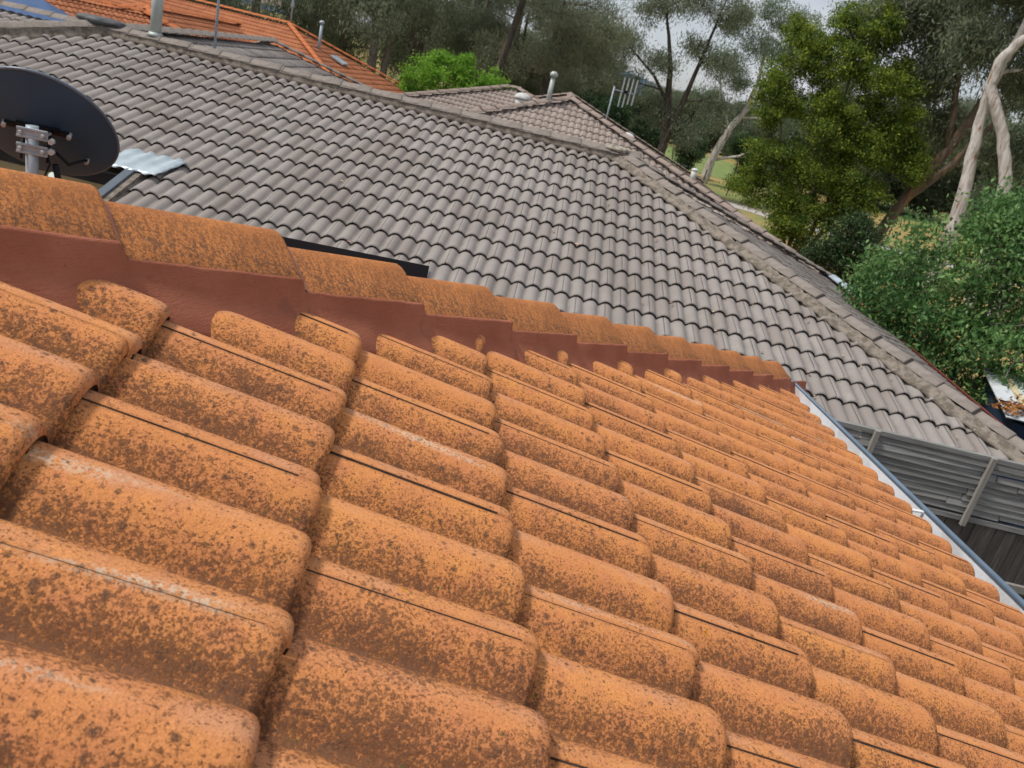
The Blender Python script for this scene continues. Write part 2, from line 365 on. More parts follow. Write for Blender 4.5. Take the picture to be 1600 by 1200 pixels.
def lay_caps(me, mats, parent, P0, P1, step, rng, name='ridge_cap', jit=.004, n=None):
    P0, P1 = Vector(P0), Vector(P1); X = (P1-P0).normalized(); Y = Vector((0, 0, 1)).cross(X).normalized(); Z = X.cross(Y)
    n = n or int(math.ceil((P1-P0).length/step)); res = []
    key = (me.name, mats[0].name, mats[-1].name)
    if key not in CAPC:
        k_ = me.copy(); CAPC[key] = k_
        for m in mats: k_.materials.append(m)
    me = CAPC[key]
    for i in range(n):
        o = bpy.data.objects.new(name, me); C.objects.link(o); o.parent = parent
        p = P0+X*(i*step+rng.normal(0, jit))+Z*rng.normal(0, jit*.5)
        Mx = Matrix((X.to_4d(), Y.to_4d(), Z.to_4d(), (0, 0, 0, 1))).transposed(); Mx[3][0] = Mx[3][1] = Mx[3][2] = 0
        Mx[0][3], Mx[1][3], Mx[2][3] = p; Mx[3][3] = 1
        Mx = Mx @ Matrix.Rotation(rng.normal(0, .006), 4, 'Z')
        pm = Matrix.Translation(parent.location) @ Matrix.Rotation(parent.rotation_euler.z, 4, 'Z')
        o.matrix_basis = pm.inverted() @ Mx; res.append(o)
    return res
rng = np.random.default_rng(7)

# ================================================================== setting: ground
def ground_mat():
    t = NT('park_ground'); 
    f = t.noise(.06, 6, .6); g = t.noise(1.4, 6, .65); c = t.mix(t.rng(g, .3, .7), (.36, .27, .10), (.27, .20, .085))
    c = t.mix(t.rng(f, .50, .60), c, (.19, .22, .08)); c = t.mix(t.math('MULTIPLY', t.rng(t.noise(9, 5), .5, .8), .6), c, (.19, .12, .055))
    t.bump(t.noise(14, 6), .03); return t.fin(c, .95, .1)
mb = MB(); n = 40; E_ = 2600
mb.add([(-E_+2*E_*i/n, -E_+2*E_*j/n, 0) for j in range(n+1) for i in range(n+1)], [(j*(n+1)+i, j*(n+1)+i+1, (j+1)*(n+1)+i+1, (j+1)*(n+1)+i) for j in range(n) for i in range(n)])
tag(mb.build('ground', ground_mat()), kind='structure')
def at(azd, D, z=0): return Vector((D*math.sin(R_(azd)), D*math.cos(R_(azd)), z))
def patch(name, pts, z, mat, wob=.6, seed=1):
    r = random.Random(seed); P = []
    for i in range(len(pts)):
        a, b = Vector(pts[i]), Vector(pts[(i+1) % len(pts)])
        for k in range(8): p = a.lerp(b, k/8); P.append((p.x+r.uniform(-wob, wob), p.y+r.uniform(-wob, wob), z))
    mb = MB(); c = sum((Vector(p) for p in P), Vector())/len(P); mb.add([tuple(c)]+P, [(0, i+1, (i+1) % len(P)+1) for i in range(len(P))])
    return tag(mb.build(name, mat), kind='structure')
lawn = NT('mown_green_lawn'); lawn_m = lawn.fin(lawn.mix(lawn.rng(lawn.noise(.8, 6), .3, .7), (.14, .20, .07), (.22, .26, .09)), .9, .1)
patch('lawn', [at(14, 74), at(24, 70), at(25, 100), at(14, 110)], .012, lawn_m)
patch('lawn', [at(29, 85), at(42, 72), at(44, 110), at(29, 120)], .012, lawn_m, seed=4)
pth = plain('pale_gravel_path', (.40, .37, .33), .9, .1, var=.15, scale=2)
patch('path', [at(10, 57.5), at(20, 50.2), at(28, 48), at(44, 52), at(44, 54), at(28, 49.8), at(20, 52), at(10, 59.5)], .02, pth, .1)
lit = mottled('dry_leaf_litter_ground', (.34, .17, .06), (.20, .11, .05), 5)
patch('leaf_litter', [at(26, 22), at(33, 19), at(38, 28), at(31, 42), at(26, 40)], .02, lit, .5)
yard = mottled('bare_side_yard', (.17, .14, .11), (.11, .09, .07), 3)
patch('side_yard', [(-16, -12, 0), (14, -12, 0), (10, 9, 0), (9, 24, 0), (-16, 24, 0)], .008, yard, .2)

# ================================================================== orange house (foreground)
oh = empty('orange_tiled_house', (-3.3, -1.6, 0), 'house in the foreground under a lichen-speckled orange tiled roof with a mortared hip', 'house')
TH = .31454064; GO = .32207502
aO = Vector((0, 1, 0)); dO = Vector((math.cos(TH), 0, -math.sin(TH))); NO = Vector((math.sin(TH), 0, math.cos(TH)))
OO = Vector((-.04302473, .54050786, -.57259623+H0))
E0 = Vector((-.445, 1.345, -.403+H0)); E1 = Vector((2.393, 4.328, -1.326+H0)); HX = (E1-E0).normalized()
hh = Vector((HX.x, HX.y, 0)).normalized(); HP = Vector((-hh.y, hh.x, 0))            # along the hip in plan, across it (away)
AX = E0+HP*.112                                                                   # under the cap's crown
def odir(s): return AX+HX*s
# detailed field seen by the camera, then a plainer one for the rest of this face
def ofield(rows, n0, n1, **kw):
    V, F, U = tile_field(OO, aO, dO, NO, rows, n0, n1, GO, lambda k: k+1, rng, **kw)
    return V, F, U, tile_field.mi
hip_clip = (E0+HP*.06, HP)
def oeave(k, v): return (.018+.0*v) if k == 8 else np.zeros_like(v)
VS = [ofield(range(-5, 9), -7.2, 31, nv=14, nose=2, ss=(.075, .12, .18, .25), eave=oeave, Hc=.050, nr_=.030, lip=.0012, jg=.013, jn=.0005, rec=.003, th_=.70), ofield(range(-9, -5), -7.2, 12, nv=5, nose=1, ss=()), ofield(range(-9, 9), -46, -8, nv=5, nose=1, ss=(), eave=oeave)]
vb = 0; VV, FF, UU, MI = [], [], [], []
for V, F, U, mi_ in VS: MI.append(mi_); VV.append(V); FF.append(F+vb); UU.append(U); vb += len(V)
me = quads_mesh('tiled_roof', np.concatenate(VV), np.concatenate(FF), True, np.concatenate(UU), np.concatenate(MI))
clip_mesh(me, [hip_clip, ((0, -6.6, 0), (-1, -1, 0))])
link('tiled_roof', me, [M['otile'], M['grime_shade']], oh)
# the other three faces (hidden from the photographer, seen from elsewhere)
ez = OO.z-8*GO*math.sin(TH); ex = OO.x+8*GO*math.cos(TH)      # eave height and place of the right side
cor = Vector((2.50, 4.62, ez)); rise = math.tan(TH)
ytop = 4.62; ybot = -8.4; hw_ = 5.9; xl = ex-2*hw_
RA = Vector((ex-hw_, ytop-hw_, ez+rise*hw_-.03)); RB = Vector((ex-hw_, ybot+hw_, ez+rise*hw_-.03))
hipfar = AX+HX*((RA.x-AX.x)/HX.x)
roof_face([Vector((ex, ytop, ez-.02)), Vector((xl, ytop, ez-.02)), Vector((RA.x, RA.y, RA.z))], M['otile'], oh, rng, g=.33, nv=4, nose=1)
roof_face([Vector((xl, ytop, ez-.02)), Vector((xl, ybot, ez-.02)), RB, RA], M['otile'], oh, rng, g=.33, nv=3)
roof_face([Vector((xl, ybot, ez-.02)), Vector((ex, ybot, ez-.02)), RB], M['otile'], oh, rng, g=.33, nv=3)
mb = MB(); mb.add([Vector((ex-.05, ytop-.05, ez-.09)), Vector((ex-.05, ybot, ez-.09)), RB-Vector((0, 0, .12)), RA-Vector((0, 0, .12))], [(0, 1, 2, 3)]); mb.build('roof_underlay', M['gdark'], oh)
# mortar bed under the caps: near-vertical strip that the tile rolls poke out of
def strip(name, P0, P1, secs, mat, parent, n=90, wob=.0015, seed=3):
    P0, P1 = Vector(P0), Vector(P1); r = random.Random(seed); mb = MB(); X = (P1-P0); Y = Vector((0, 0, 1)).cross(X).normalized(); m = len(secs)
    vs = []
    for i in range(n+1):
        p = P0+X*(i/n); q = [r.uniform(-wob, wob) for _ in range(2)]
        vs += [p+Y*(y+q[0])+Vector((0, 0, z+q[1])) for y, z in secs]
    mb.add(vs, [(i*m+j, i*m+j+1, (i+1)*m+j+1, (i+1)*m+j) for i in range(n) for j in range(m-1)], 0, True)
    return mb.build(name, mat, parent)
s0, s1 = -2.25, 4.215
mb = MB(); r = random.Random(4); vs = []; st_ = sorted(set([round(s0+i*.04, 4) for i in range(int((s1-s0)/.04)+1)]+[.3836*i+e for i in range(-5, 13) for e in (-.004, .006)]))
for q in st_:
    fr_ = (q/.3836) % 1.0; top = -.0265*(1-fr_)+.007; p = odir(q); w1, w2 = r.uniform(-.0015, .0015), r.uniform(-.001, .001)
    vs += [p+HP*y+Vector((0, 0, z)) for y, z in ((.10, -.06), (.116, top-.03), (.12, -.10), (.16, -.16), (-.20, -.135), (-.185+w2*4, -.112+w1*3), (-.166+w2*3, -.088+w1*3), (-.147, -.066+w1*2), (-.131+w1, -.044), (-.122+w1, top-.004+w2), (-.119, top+w2), (-.10, top-.002))]
m_ = 12; mb.add(vs, [(i*m_+j, i*m_+j+1, (i+1)*m_+j+1, (i+1)*m_+j) for i in range(len(st_)-1) for j in range(m_-1)], 0, True)
k_ = len(st_)-1; mb.f.append(tuple(k_*m_+j for j in range(m_))); mb.m.append(0); mb.sm.append(False)
mb.build('mortar_bed', M['mortar'], oh)
CAPO = cap_mesh('ridge_cap', .3836, .05, .118, .069, .030)
# downhill ends found along the hip: 0.372 m apart
first = odir(-.585-.372*4)
lay_caps(CAPO, [M['ocap'], M['pointing']], oh, odir(-.3836*6), odir(-.3836*6)+HX*(.3836*17.1), .3836, rng, n=17)
lay_caps(CAPO, [M['ocap'], M['pointing']], oh, RA+Vector((0, 0, .07)), RB+Vector((0, 0, .07)), .372, rng)
for cc, rr in (((xl, ytop), RA), ((xl, ybot), RB), ((ex, ybot), RB)):
    lay_caps(CAPO, [M['ocap'], M['pointing']], oh, rr+Vector((0, 0, .07)), Vector((cc[0], cc[1], ez+.05)), .372, rng)
# end cap of the hip at the eave corner
# gutter along the right eave: white inside, blue-grey rolled lip
def gutter(pts, mats, parent, name='gutter', wd=.12, dp=.09, lip=.013):
    """pts: back top edge polyline, the gutter hangs outwards (right of travel)"""
    mb = MB(); pts = [Vector(p) for p in pts]; offs = []
    for i, p in enumerate(pts):
        d0 = (pts[i]-pts[i-1]).normalized() if i else None; d1 = (pts[i+1]-pts[i]).normalized() if i < len(pts)-1 else None
        ns_ = [Vector((d.y, -d.x, 0)).normalized() for d in (d0, d1) if d is not None]
        b = sum(ns_, Vector()).normalized(); k = 1/max(.3, b.dot(ns_[0])); offs.append(b*k)
    sec_in = [(0, -.055), (0, -dp+.004), (wd-.004, -dp+.004), (wd-.004, -.006)]; sec_out = [(wd, -.006), (wd, -dp), (0, -dp), (0, -dp+.004)]
    for sec, m in ((sec_in, 0), (sec_out, 1)):
        vs = [p+o*y+Vector((0, 0, z)) for p, o in zip(pts, offs) for y, z in sec]; k = len(sec)
        mb.add(vs, [(i*k+j, i*k+j+1, (i+1)*k+j+1, (i+1)*k+j) for i in range(len(pts)-1) for j in range(k-1)], m)
    mb.tube([tuple(p+o*wd)+(lip,) for p, o in zip(pts, offs)], 10, 1)
    return mb.build(name, mats, parent)
gz = ez-.006
gutter([(2.33, ybot-.05, gz), (2.33, -1, gz), (2.350, 2.2, gz), (2.385, ytop+.0, gz), (xl-.03, ytop+.0, gz)], [M['gutw'], M['gutb']], oh, wd=.098, dp=.10)
# clips in the gutter
mb = MB(); mb.box((2.42, 2.93, gz-.012), (.05, 0, 0), (0, .009, 0), (0, 0, .004)); mb.build('gutter_clip', M['white'], oh)
mb = MB()
mb.hexa([Vector((xl+.04, ybot+.04, gz-.16)), Vector((2.36, ybot+.04, gz-.16)), Vector((2.36, ytop, gz-.16)), Vector((xl+.04, ytop, gz-.16)), Vector((xl+.04, ybot+.04, gz-.088)), Vector((2.328, ybot+.04, gz-.088)), Vector((2.36, ytop, gz-.088)), Vector((xl+.04, ytop, gz-.088))]); mb.build('fascia', M['darkblue'], oh)
mb = MB(); mb.hexa([Vector((x, y, z)) for z in (-.1, gz-.155) for x, y in ((xl+.5, ybot+.5), (1.86, ybot+.5), (1.86, ytop-.5), (xl+.5, ytop-.5))]); mb.build('wall', M['brick'], oh)

# ---------- solar panel on the far side of the hip
fN = Vector((0, math.sin(TH), math.cos(TH))); fd = Vector((0, math.cos(TH), -math.sin(TH)))
pc = Vector((.095, 2.62, -.655+H0)); sp_ = empty('solar_panel', (-.5, 3.2, ez+.4), 'black framed solar panel whose edge rises behind the orange hip caps', 'solar panel')
mb = MB(); L_, W_, T_ = 1.05, 1.66, .046
for (o_, ax_, ay_) in ((pc-Vector((L_/2, 0, 0))+fd*.0175, L_/2, .0175), (pc-Vector((L_/2, 0, 0))+fd*(W_-.0175), L_/2, .0175)):
    mb.box(o_-fN*T_/2, Vector((ax_, 0, 0)), fd*ay_, fN*T_/2)
for x in (.0175, L_-.0175): mb.box(pc-Vector((x, 0, 0))+fd*(W_/2)-fN*T_/2, Vector((.0175, 0, 0)), fd*(W_/2-.036), fN*T_/2)
mb.build('frame', M['blk'], sp_)
mb = MB(); mb.box(pc-Vector((L_/2, 0, 0))+fd*(W_/2)-fN*.008, Vector((L_/2-.036, 0, 0)), fd*(W_/2-.036), fN*.004); mb.build('glass', M['cell'], sp_)
mb = MB(); mb.box(pc+Vector((.012, 0, 0))+fd*.05-fN*.055, Vector((.018, 0, 0)), fd*.03, fN*.004); mb.box(pc+Vector((.008, 0, 0))+fd*.04-fN*.038, Vector((.004, 0, 0)), fd*.02, fN*.022); mb.box(pc+Vector((.026, 0, 0))+fd*.04-fN*.062, Vector((.004, 0, 0)), fd*.02, fN*.012); mb.build('clamp', M['alu'], sp_)
mb = MB()
for s in (.35, 1.3): mb.bar(pc-Vector((L_+.1, 0, 0))+fd*s-fN*.068, pc+Vector((.06, 0, 0))+fd*s-fN*.068, fd*.02, fN*.02)
mb.build('rail', M['alu'], sp_)

# ---------- satellite dish behind the hip
mastb = Vector((-1.655, 3.83, -1.14+H0)); sd_ = empty('satellite_dish', mastb, 'charcoal satellite dish seen from behind on a galvanised mast beyond the orange hip', 'satellite dish')
dn_ = Vector((-.06, .756, .652)).normalized(); dc = Vector((-1.709, 4.067, -.73+H0))
dx_ = Vector((0, 0, 1)).cross(dn_).normalized()*-1; dy_ = dn_.cross(dx_)*-1
if dy_.z < 0: dy_ = -dy_
def dpt(x, y, off=0, R0=.31): 
    r2_ = (x*x+y*y)/(R0*R0); return dc+dx_*x+dy_*y+dn_*(.055*(r2_-1)+off)
mb = MB(); nr, na = 14, 72; vs = []
rad = [.31*i/nr for i in range(nr+1)]
for i in range(nr+1):
    for k in range(na): a_ = 2*math.pi*k/na; vs.append(dpt(rad[i]*math.cos(a_), rad[i]*math.sin(a_)*1.06))
mb.add(vs, [(i*na+k, i*na+(k+1) % na, (i+1)*na+(k+1) % na, (i+1)*na+k) for i in range(nr) for k in range(na)], 0, True)
mb.add([tuple(Vector(v)-dn_*.004) for v in vs], [((i+1)*na+k, (i+1)*na+(k+1) % na, i*na+(k+1) % na, i*na+k) for i in range(nr) for k in range(na)], 0, True)
mb.build('reflector', M['dish'], sd_)
mb = MB(); mb.tube([tuple(dpt(  .313*math.cos(2*math.pi*k/72), .313*1.06*math.sin(2*math.pi*k/72), .003))+(.008,) for k in range(73)], 8, 0, False); mb.build('rim', M['dishrim'], sd_)
mt = Vector((-1.665, 3.845, -.695+H0))
mb = MB(); mb.tube([tuple(mastb-Vector((0, 0, .02)))+(.0255,), tuple(mt)+(.0255,)], 20); mb.build('mast', M['steel'], sd_)
mb = MB(); mb.box(mastb+Vector((0, 0, .012)), (.07, 0, 0), fd*.07, fN*.004); mb.build('base_plate', M['steel'], sd_)
side = dx_ if dx_.x > 0 else -dx_; sd2 = Vector((side.x, side.y, 0)).normalized(); fr = Vector((sd2.y, -sd2.x, 0));  fr = fr if fr.y < 0 else -fr
for dz in (-.030, -.098):
    mb = MB(); c = mt+Vector((0, 0, dz))+fr*.030+sd2*.010
    mb.box(c+Vector((0, 0, .017)), sd2*.062, fr*.005, (0, 0, .005)); mb.box(c-Vector((0, 0, .017)), sd2*.062, fr*.005, (0, 0, .005)); mb.box(c-fr*.004, sd2*.062, fr*.003, (0, 0, .018))
    o = mb.build('mast_clamp', M['steel'], sd_, bevel=.0015)
    for q in (-.045, .045):
        b_ = MB(); p = c+sd2*q; b_.tube([tuple(p-fr*.085)+(.0065,), tuple(p+fr*.024)+(.0065,)], 8); b_.tube([tuple(p+fr*.005)+(.009,), tuple(p+fr*.016)+(.009,)], 6)
        bo = b_.mesh('bolt'); bo.materials.append(M['alu']); ob = bpy.data.objects.new('bolt', bo); C.objects.link(ob); ob.parent = o; bo.transform(Matrix.Translation(-sd_.location))
mb = MB()   # black bracket: cross bar bolted to the reflector, cheek plates back to the clamp
bc = dpt(0, .02, -.025); ex_ = Vector((1, 0, -.02)).normalized(); bl, br = bc-ex_*.125, bc+ex_*.125
bl, br = dpt(-.14, .045, -.012), dpt(.13, .045, -.012)
if bl.x > br.x: bl, br = br, bl
bx = (br-bl).normalized(); by = dn_.cross(bx).normalized()
mb.bar(bl, br, by*.013, dn_*.006); mb.bar(bl.lerp(br, .2)-by*.02, bl.lerp(br, .85)-by*.02, by*.010, dn_*.014)
for q in (-.05, .055): mb.bar(bl.lerp(br, .5)+bx*q, mt+sd2*q+fr*-.02-Vector((0, 0, .12)), sd2*.005, Vector((0, 0, .035)))
mb.build('bracket', M['blk'], sd_)
for p in (bl, br, dpt(.17, -.135, -.008)):
    mb = MB(); mb.tube([tuple(p-dn_*.022)+(.010,), tuple(p+dn_*.02)+(.010,)], 8); mb.build('bolt', M['alu'], sd_)
lb = Vector((-1.80, 4.44, -1.08+H0))
mb = MB(); mb.tube([tuple(Vector(p))+(.0045,) for p in (q0_+Vector((0, .02, .02)) for q0_ in (mt+sd2*.04+Vector((0, 0, -.10)), mt+sd2*.075+fr*.03+Vector((0, 0, -.17)), mt+sd2*.05+fr*.03+Vector((0, 0, -.24)), mt+sd2*.028+fr*.02+Vector((0, 0, -.33)), mt+sd2*.03+Vector((0, 0, -.43))))], 6); mb.build('cable', M['blk'], sd_)
mb = MB(); q0 = mt+sd2*.095+Vector((0, 0, -.15)); mb.tube([tuple(q0)+(.014,), tuple(q0+sd2*.015+Vector((0, .02, -.12)))+(.015,), tuple(q0+sd2*.045+Vector((0, .05, -.30)))+(.016,), tuple(lb-Vector((0, .05, .02)))+(.016,)], 8)
mb.build('feed_arm', M['blk'], sd_)
mb = MB(); mb.tube([tuple(mt+sd2*.09+Vector((0, .02, -.10)))+(.007,), tuple(mt+sd2*.13+Vector((0, .05, -.15)))+(.007,), tuple(dpt(.17, -.135, -.010))+(.007,)], 8); mb.build('stay_rod', M['blk'], sd_)
mb = MB(); mb.tube([tuple(lb-Vector((0, 0, .05)))+(.03,), tuple(lb+Vector((0, -.02, .03)))+(.03,), tuple(lb+Vector((0, -.05, .06)))+(.022,)], 14); mb.build('receiver', M['pipe'], sd_)
knob = mt+sd2*.085+fr*.02+Vector((0, 0, -.05))
for dz in (.0, -.045):
    mb = MB(); mb.tube([tuple(knob+Vector((0, 0, dz))-fr*.012)+(.013,), tuple(knob+Vector((0, 0, dz))+fr*.014)+(.013,)], 6); mb.build('adjuster_bolt', M['alu'], sd_)

# ================================================================== grey house
X0 = Vector((5.11896650, 10.63765269, -.85403180+H0)); GG = .35711893; TG = .29783955; PS = -.15339708
aG = Vector((math.cos(PS), math.sin(PS), 0)); bG = Vector((-math.sin(PS), math.cos(PS), 0))
dG = Vector((math.sin(PS)*math.cos(TG), -math.cos(PS)*math.cos(TG), -math.sin(TG))); NG = aG.cross(-dG)
def gp(k, n, off=0): return X0+aG*(n*.15)+dG*(k*GG)+NG*off
gh = empty('grey_tiled_house', (-1.5, 12, 0), 'neighbouring house with a broad grey tiled hip roof and cream wall behind the dish', 'house')
gL, gR, gC = gp(-.9, -65.3), gp(-.8, -16.3), gp(13.5, 11.6)
NVG = 9
V, F, U = tile_field(X0, aG, dG, NG, range(-2, 15), -98, 14, GG, lambda k: k, rng, nv=NVG, nose=2, ss=(.06, .2), t=.038, Hc=.043, rec=.035, th_=.38, lip=.0015, jg=.014, jn=.0006, eave=lambda k, v: np.full_like(v, .18) if k == 14 else np.zeros_like(v))
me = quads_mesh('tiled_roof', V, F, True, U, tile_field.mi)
hn = (gC-gR).cross(Vector((0, 0, 1))); hn.z = 0; hn.normalize()
if hn.dot(aG) < 0: hn = -hn
hl = (aG*.0-aG-bG).normalized(); hnl = Vector((hl.y, -hl.x, 0)); hnl = hnl if hnl.dot(aG) < 0 else -hnl
clip_mesh(me, [(gR, hn), (gL, bG), (gL, hnl)])
# the left part of this slope stops higher up: the wall below it stands further back
bm = bmesh.new(); bm.from_mesh(me)
vv = gp(0, -50.0)
bmesh.ops.bisect_plane(bm, geom=bm.verts[:]+bm.edges[:]+bm.faces[:], dist=1e-6, plane_co=vv, plane_no=aG)
cutk = gp(8.02, 0)
kill = []
for f in bm.faces:
    c = f.calc_center_median()
    if (c-vv).dot(aG) < 0 and (c-X0).dot(dG)/GG > 9.02: kill.append(f)
bmesh.ops.delete(bm, geom=kill, context='FACES'); bm.to_mesh(me); bm.free()
link('tiled_roof', me, [M['gtile'], M['grime_shade']], gh)
# right hip end
dRx = (gC-gR).dot(aG); gCb = Vector((7.88, 14.4, gC.z))
roof_face([gC, gCb, gR], M['gtile'], gh, rng, g=.34, nv=5, nose=1, ss=(), par=lambda k: k)
# back slope of the main ridge, right of the rear wing
roof_face([gCb, gL+bG*4.4+Vector((0, 0, gC.z-gL.z)), gL, gR], M['gtile'], gh, rng, g=.34, nv=3)
# rear wing: ridge runs back from the leaded junction
wA = gL.copy(); wB = gL+bG*8.0-aG*.45; wB.z = wA.z+.06
hwW = 3.4; we = wA.z-hwW*.315
wl = [wA+aG*hwW-bG*.2, wB+aG*hwW+bG*hwW, wB-aG*hwW+bG*hwW, wA-aG*hwW-bG*.2]
for p in wl: p.z = we
roof_face([wl[0], wl[1], wB, wA], M['gtile'], gh, rng, g=.34, nv=4, nose=1)
roof_face([wl[1], wl[2], wB], M['gtile'], gh, rng, g=.34, nv=3)
roof_face([wl[2], wl[3], wA, wB], M['gtile'], gh, rng, g=.34, nv=3)
# left wing: its ridge lies parallel to and behind the main ridge
lA = Vector((-10.6, 15.55, -.93+H0)); lB = Vector((-4.1, 14.35, -.93+H0)); ax2 = (lB-lA).normalized(); ay2 = Vector((-ax2.y, ax2.x, 0))
roof_face([lA-ay2*4.2-Vector((0, 0, 1.3)), lB-ay2*4.2-Vector((0, 0, 1.3)), lB, lA], M['gtile'], gh, rng, g=.34, nv=5, nose=1)
roof_face([lB+ay2*4.2-Vector((0, 0, 1.3)), lA+ay2*4.2-Vector((0, 0, 1.3)), lA, lB], M['gtile'], gh, rng, g=.34, nv=3)
# left hip end face
lf = gL+hl*8.0; lf.z = gL.z-8.0*.7071*math.tan(TG)
roof_face([lf+bG*9, lf, gL], M['gtile'], gh, rng, g=.34, nv=3)
# caps
CAPG = cap_mesh('ridge_cap', .40, .05, .120, .055, .022, sharp=True)
CAPR = cap_mesh('ridge_cap', .42, .05, .125, .070, .018)
upz = Vector((0, 0, .045))
lay_caps(CAPR, [M['gcap'], M['gcap']], gh, gL+upz*.7, gR+upz*.7, .42, rng)
lay_caps(CAPG, [M['gcap'], M['gdark']], gh, gR+upz-Vector((0, 0, .012)), gC+upz-Vector((0, 0, .012))+(gC-gR).normalized()*.1, .40, rng)
lay_caps(CAPR, [M['gcap'], M['gcap']], gh, gL+upz, lf+upz, .42, rng, n=8)
lay_caps(CAPR, [M['gcap'], M['gcap']], gh, wA+upz+bG*.2, wB+upz, .42, rng)
for p in (wl[1], wl[2]): lay_caps(CAPG, [M['gcap'], M['gdark']], gh, wB+upz, p+upz, .40, rng)
lay_caps(CAPR, [M['gcap'], M['gcap']], gh, lA+upz, lB+upz-ax2*.3, .42, rng)
lay_caps(CAPG, [M['gcap'], M['gdark']], gh, gR+upz, gCb+upz, .40, rng)
# mortar beds
strip('mortar_bed', gR-Vector((0, 0, .0)), gC, [(-.128, .02), (-.145, -.005), (-.19, -.036), (-.235, -.068), (.2, -.15), (.20, -.08), (.128, .02)][::-1], M['gmortar'], gh, 120, .012)
strip('mortar_bed', gL, gR, [(-.112, .035), (-.116, .0), (-.128, -.04), (-.15, -.075), (.18, -.12), (.118, .035)][::-1], M['gmortar'], gh, 120, .006, 8)
strip('mortar_bed', gL, lf, [(.12, .05), (.125, .01), (.16, -.05), (.2, -.10), (-.18, -.12), (-.13, .05)], M['gmortar'], gh, 60, .006, 9)
# pale repair at the top of the hip, lead at the ridge junction
def blob(name, c, ax, ay, az_, mat, parent, seed, seg=18):
    r = random.Random(seed); bm = bmesh.new(); bmesh.ops.create_icosphere(bm, subdivisions=3, radius=1)
    for v in bm.verts:
        k = 1+.16*math.sin(v.co.x*5+seed)*math.cos(v.co.y*4)+r.uniform(-.05, .05); v.co = Vector(c)+Vector(ax)*v.co.x*k+Vector(ay)*v.co.y*k+Vector(az_)*v.co.z*k
    me = bpy.data.meshes.new(name); bm.to_mesh(me); bm.free(); me.polygons.foreach_set('use_smooth', [True]*len(me.polygons)); return link(name, me, mat, parent)
blob('mortar_patch', gR+Vector((0, 0, .075))-aG*.12, aG*.20, bG*.13, Vector((0, 0, .05)), mottled('pale_mortar', (.42, .38, .31), (.17, .155, .13), 9), gh, 3)
blob('lead_flashing', gL+Vector((0, 0, .09)), aG*.34, bG*.17, Vector((0, 0, .06)), M['lead'], gh, 5)
# eaves: gutters
outG = -bG
e1 = gp(13.5, -50.0); e1.z -= .06; e2 = gC+aG*.05-bG*.02; e2.z = e1.z
e3 = gCb+aG*.05; e3.z = e1.z
gutter([e1, e2, e3], [M['redbrown'], M['redbrown']], gh, wd=.11, dp=.10)
mb = MB(); c_ = gCb+aG*.12; c_.z = gC.z+.03; mb.bar(c_-bG*1.35, c_+bG*.1, aG*.10, (0, 0, .012)); mb.build('eave_flashing', M['zincw'], gh, bevel=.004)
f1 = gp(8.02, -52.0); f0 = gp(8.02, -80)
dz_ = Vector((0, 0, -.075))
gutter([gp(9.06, -80)+dz_, gp(9.06, -50.9)+dz_], [M['black'], M['black']], gh, wd=.10, dp=.13)
# barge along the verge, cream wall below
v0, v1 = gp(9.15, -50.35, .012), gp(13.5, -50.35, .012)
mb = MB(); mb.bar(v0-NG*.075, v1-NG*.075, aG*.045, NG*.085); mb.build('barge_board', M['darkblue'], gh, bevel=.004)
mb = MB(); mb.bar(v0+aG*.075-NG*.05, v1+aG*.075-NG*.05, aG*.035, NG*.035); mb.build('verge_mortar', M['gmortar'], gh)
w0 = gp(9.02, -86)+bG*.10; w1 = gp(9.02, -50.2)+bG*.10
mb = MB(); mb.hexa([Vector((p.x, p.y, z)) for z in (0, w0.z-.15) for p in (w0, w1, w1+bG*3, w0+bG*3)]); mb.build('wall', M['cream'], gh)
w2, w3 = gp(13, -49.6)+bG*.45, gC-aG*.6+bG*.45
mb = MB(); mb.hexa([Vector((p.x, p.y, z)) for z in (0, gC.z-.2) for p in (w2, w3, w3+bG*7.6, w2+bG*7.6)]); mb.build('wall', M['cream'], gh)
mb = MB(); mb.hexa([Vector((p.x, p.y, z)) for z in (0, we-.1) for p in (wl[0]-aG*.6+bG*3, wl[1]-aG*.6-bG*.6, wl[2]+aG*.6-bG*.6, wl[3]+aG*.6+bG*3)]); mb.build('wall', M['cream'], gh)
# sheet metal tray at the inner corner
mb = MB(); nx, ny = 22, 8; vs = []
for j in range(ny+1):
    for i in range(nx+1):
        n_ = -52.6+4.1*i/nx - .9*j/ny*0; k_ = 7.95+1.28*j/ny; wv_ = .016*math.cos(n_*2*math.pi)*(1-j/ny)+.006*math.sin(i*1.7+j*2.1)
        if j == ny: k_ += .05*math.sin(i*1.1)
        vs.append(gp(k_, n_+.9*(1-j/ny)-.2, .016+wv_-.045*(1-j/ny)*0))
mb.add(vs, [(j*(nx+1)+i, j*(nx+1)+i+1, (j+1)*(nx+1)+i+1, (j+1)*(nx+1)+i) for j in range(ny) for i in range(nx)], 0, True)
o = mb.build('flashing_tray', M['zinc'], gh); sm = o.modifiers.new('thick', 'SOLIDIFY'); sm.thickness = .006; sm.offset = -1
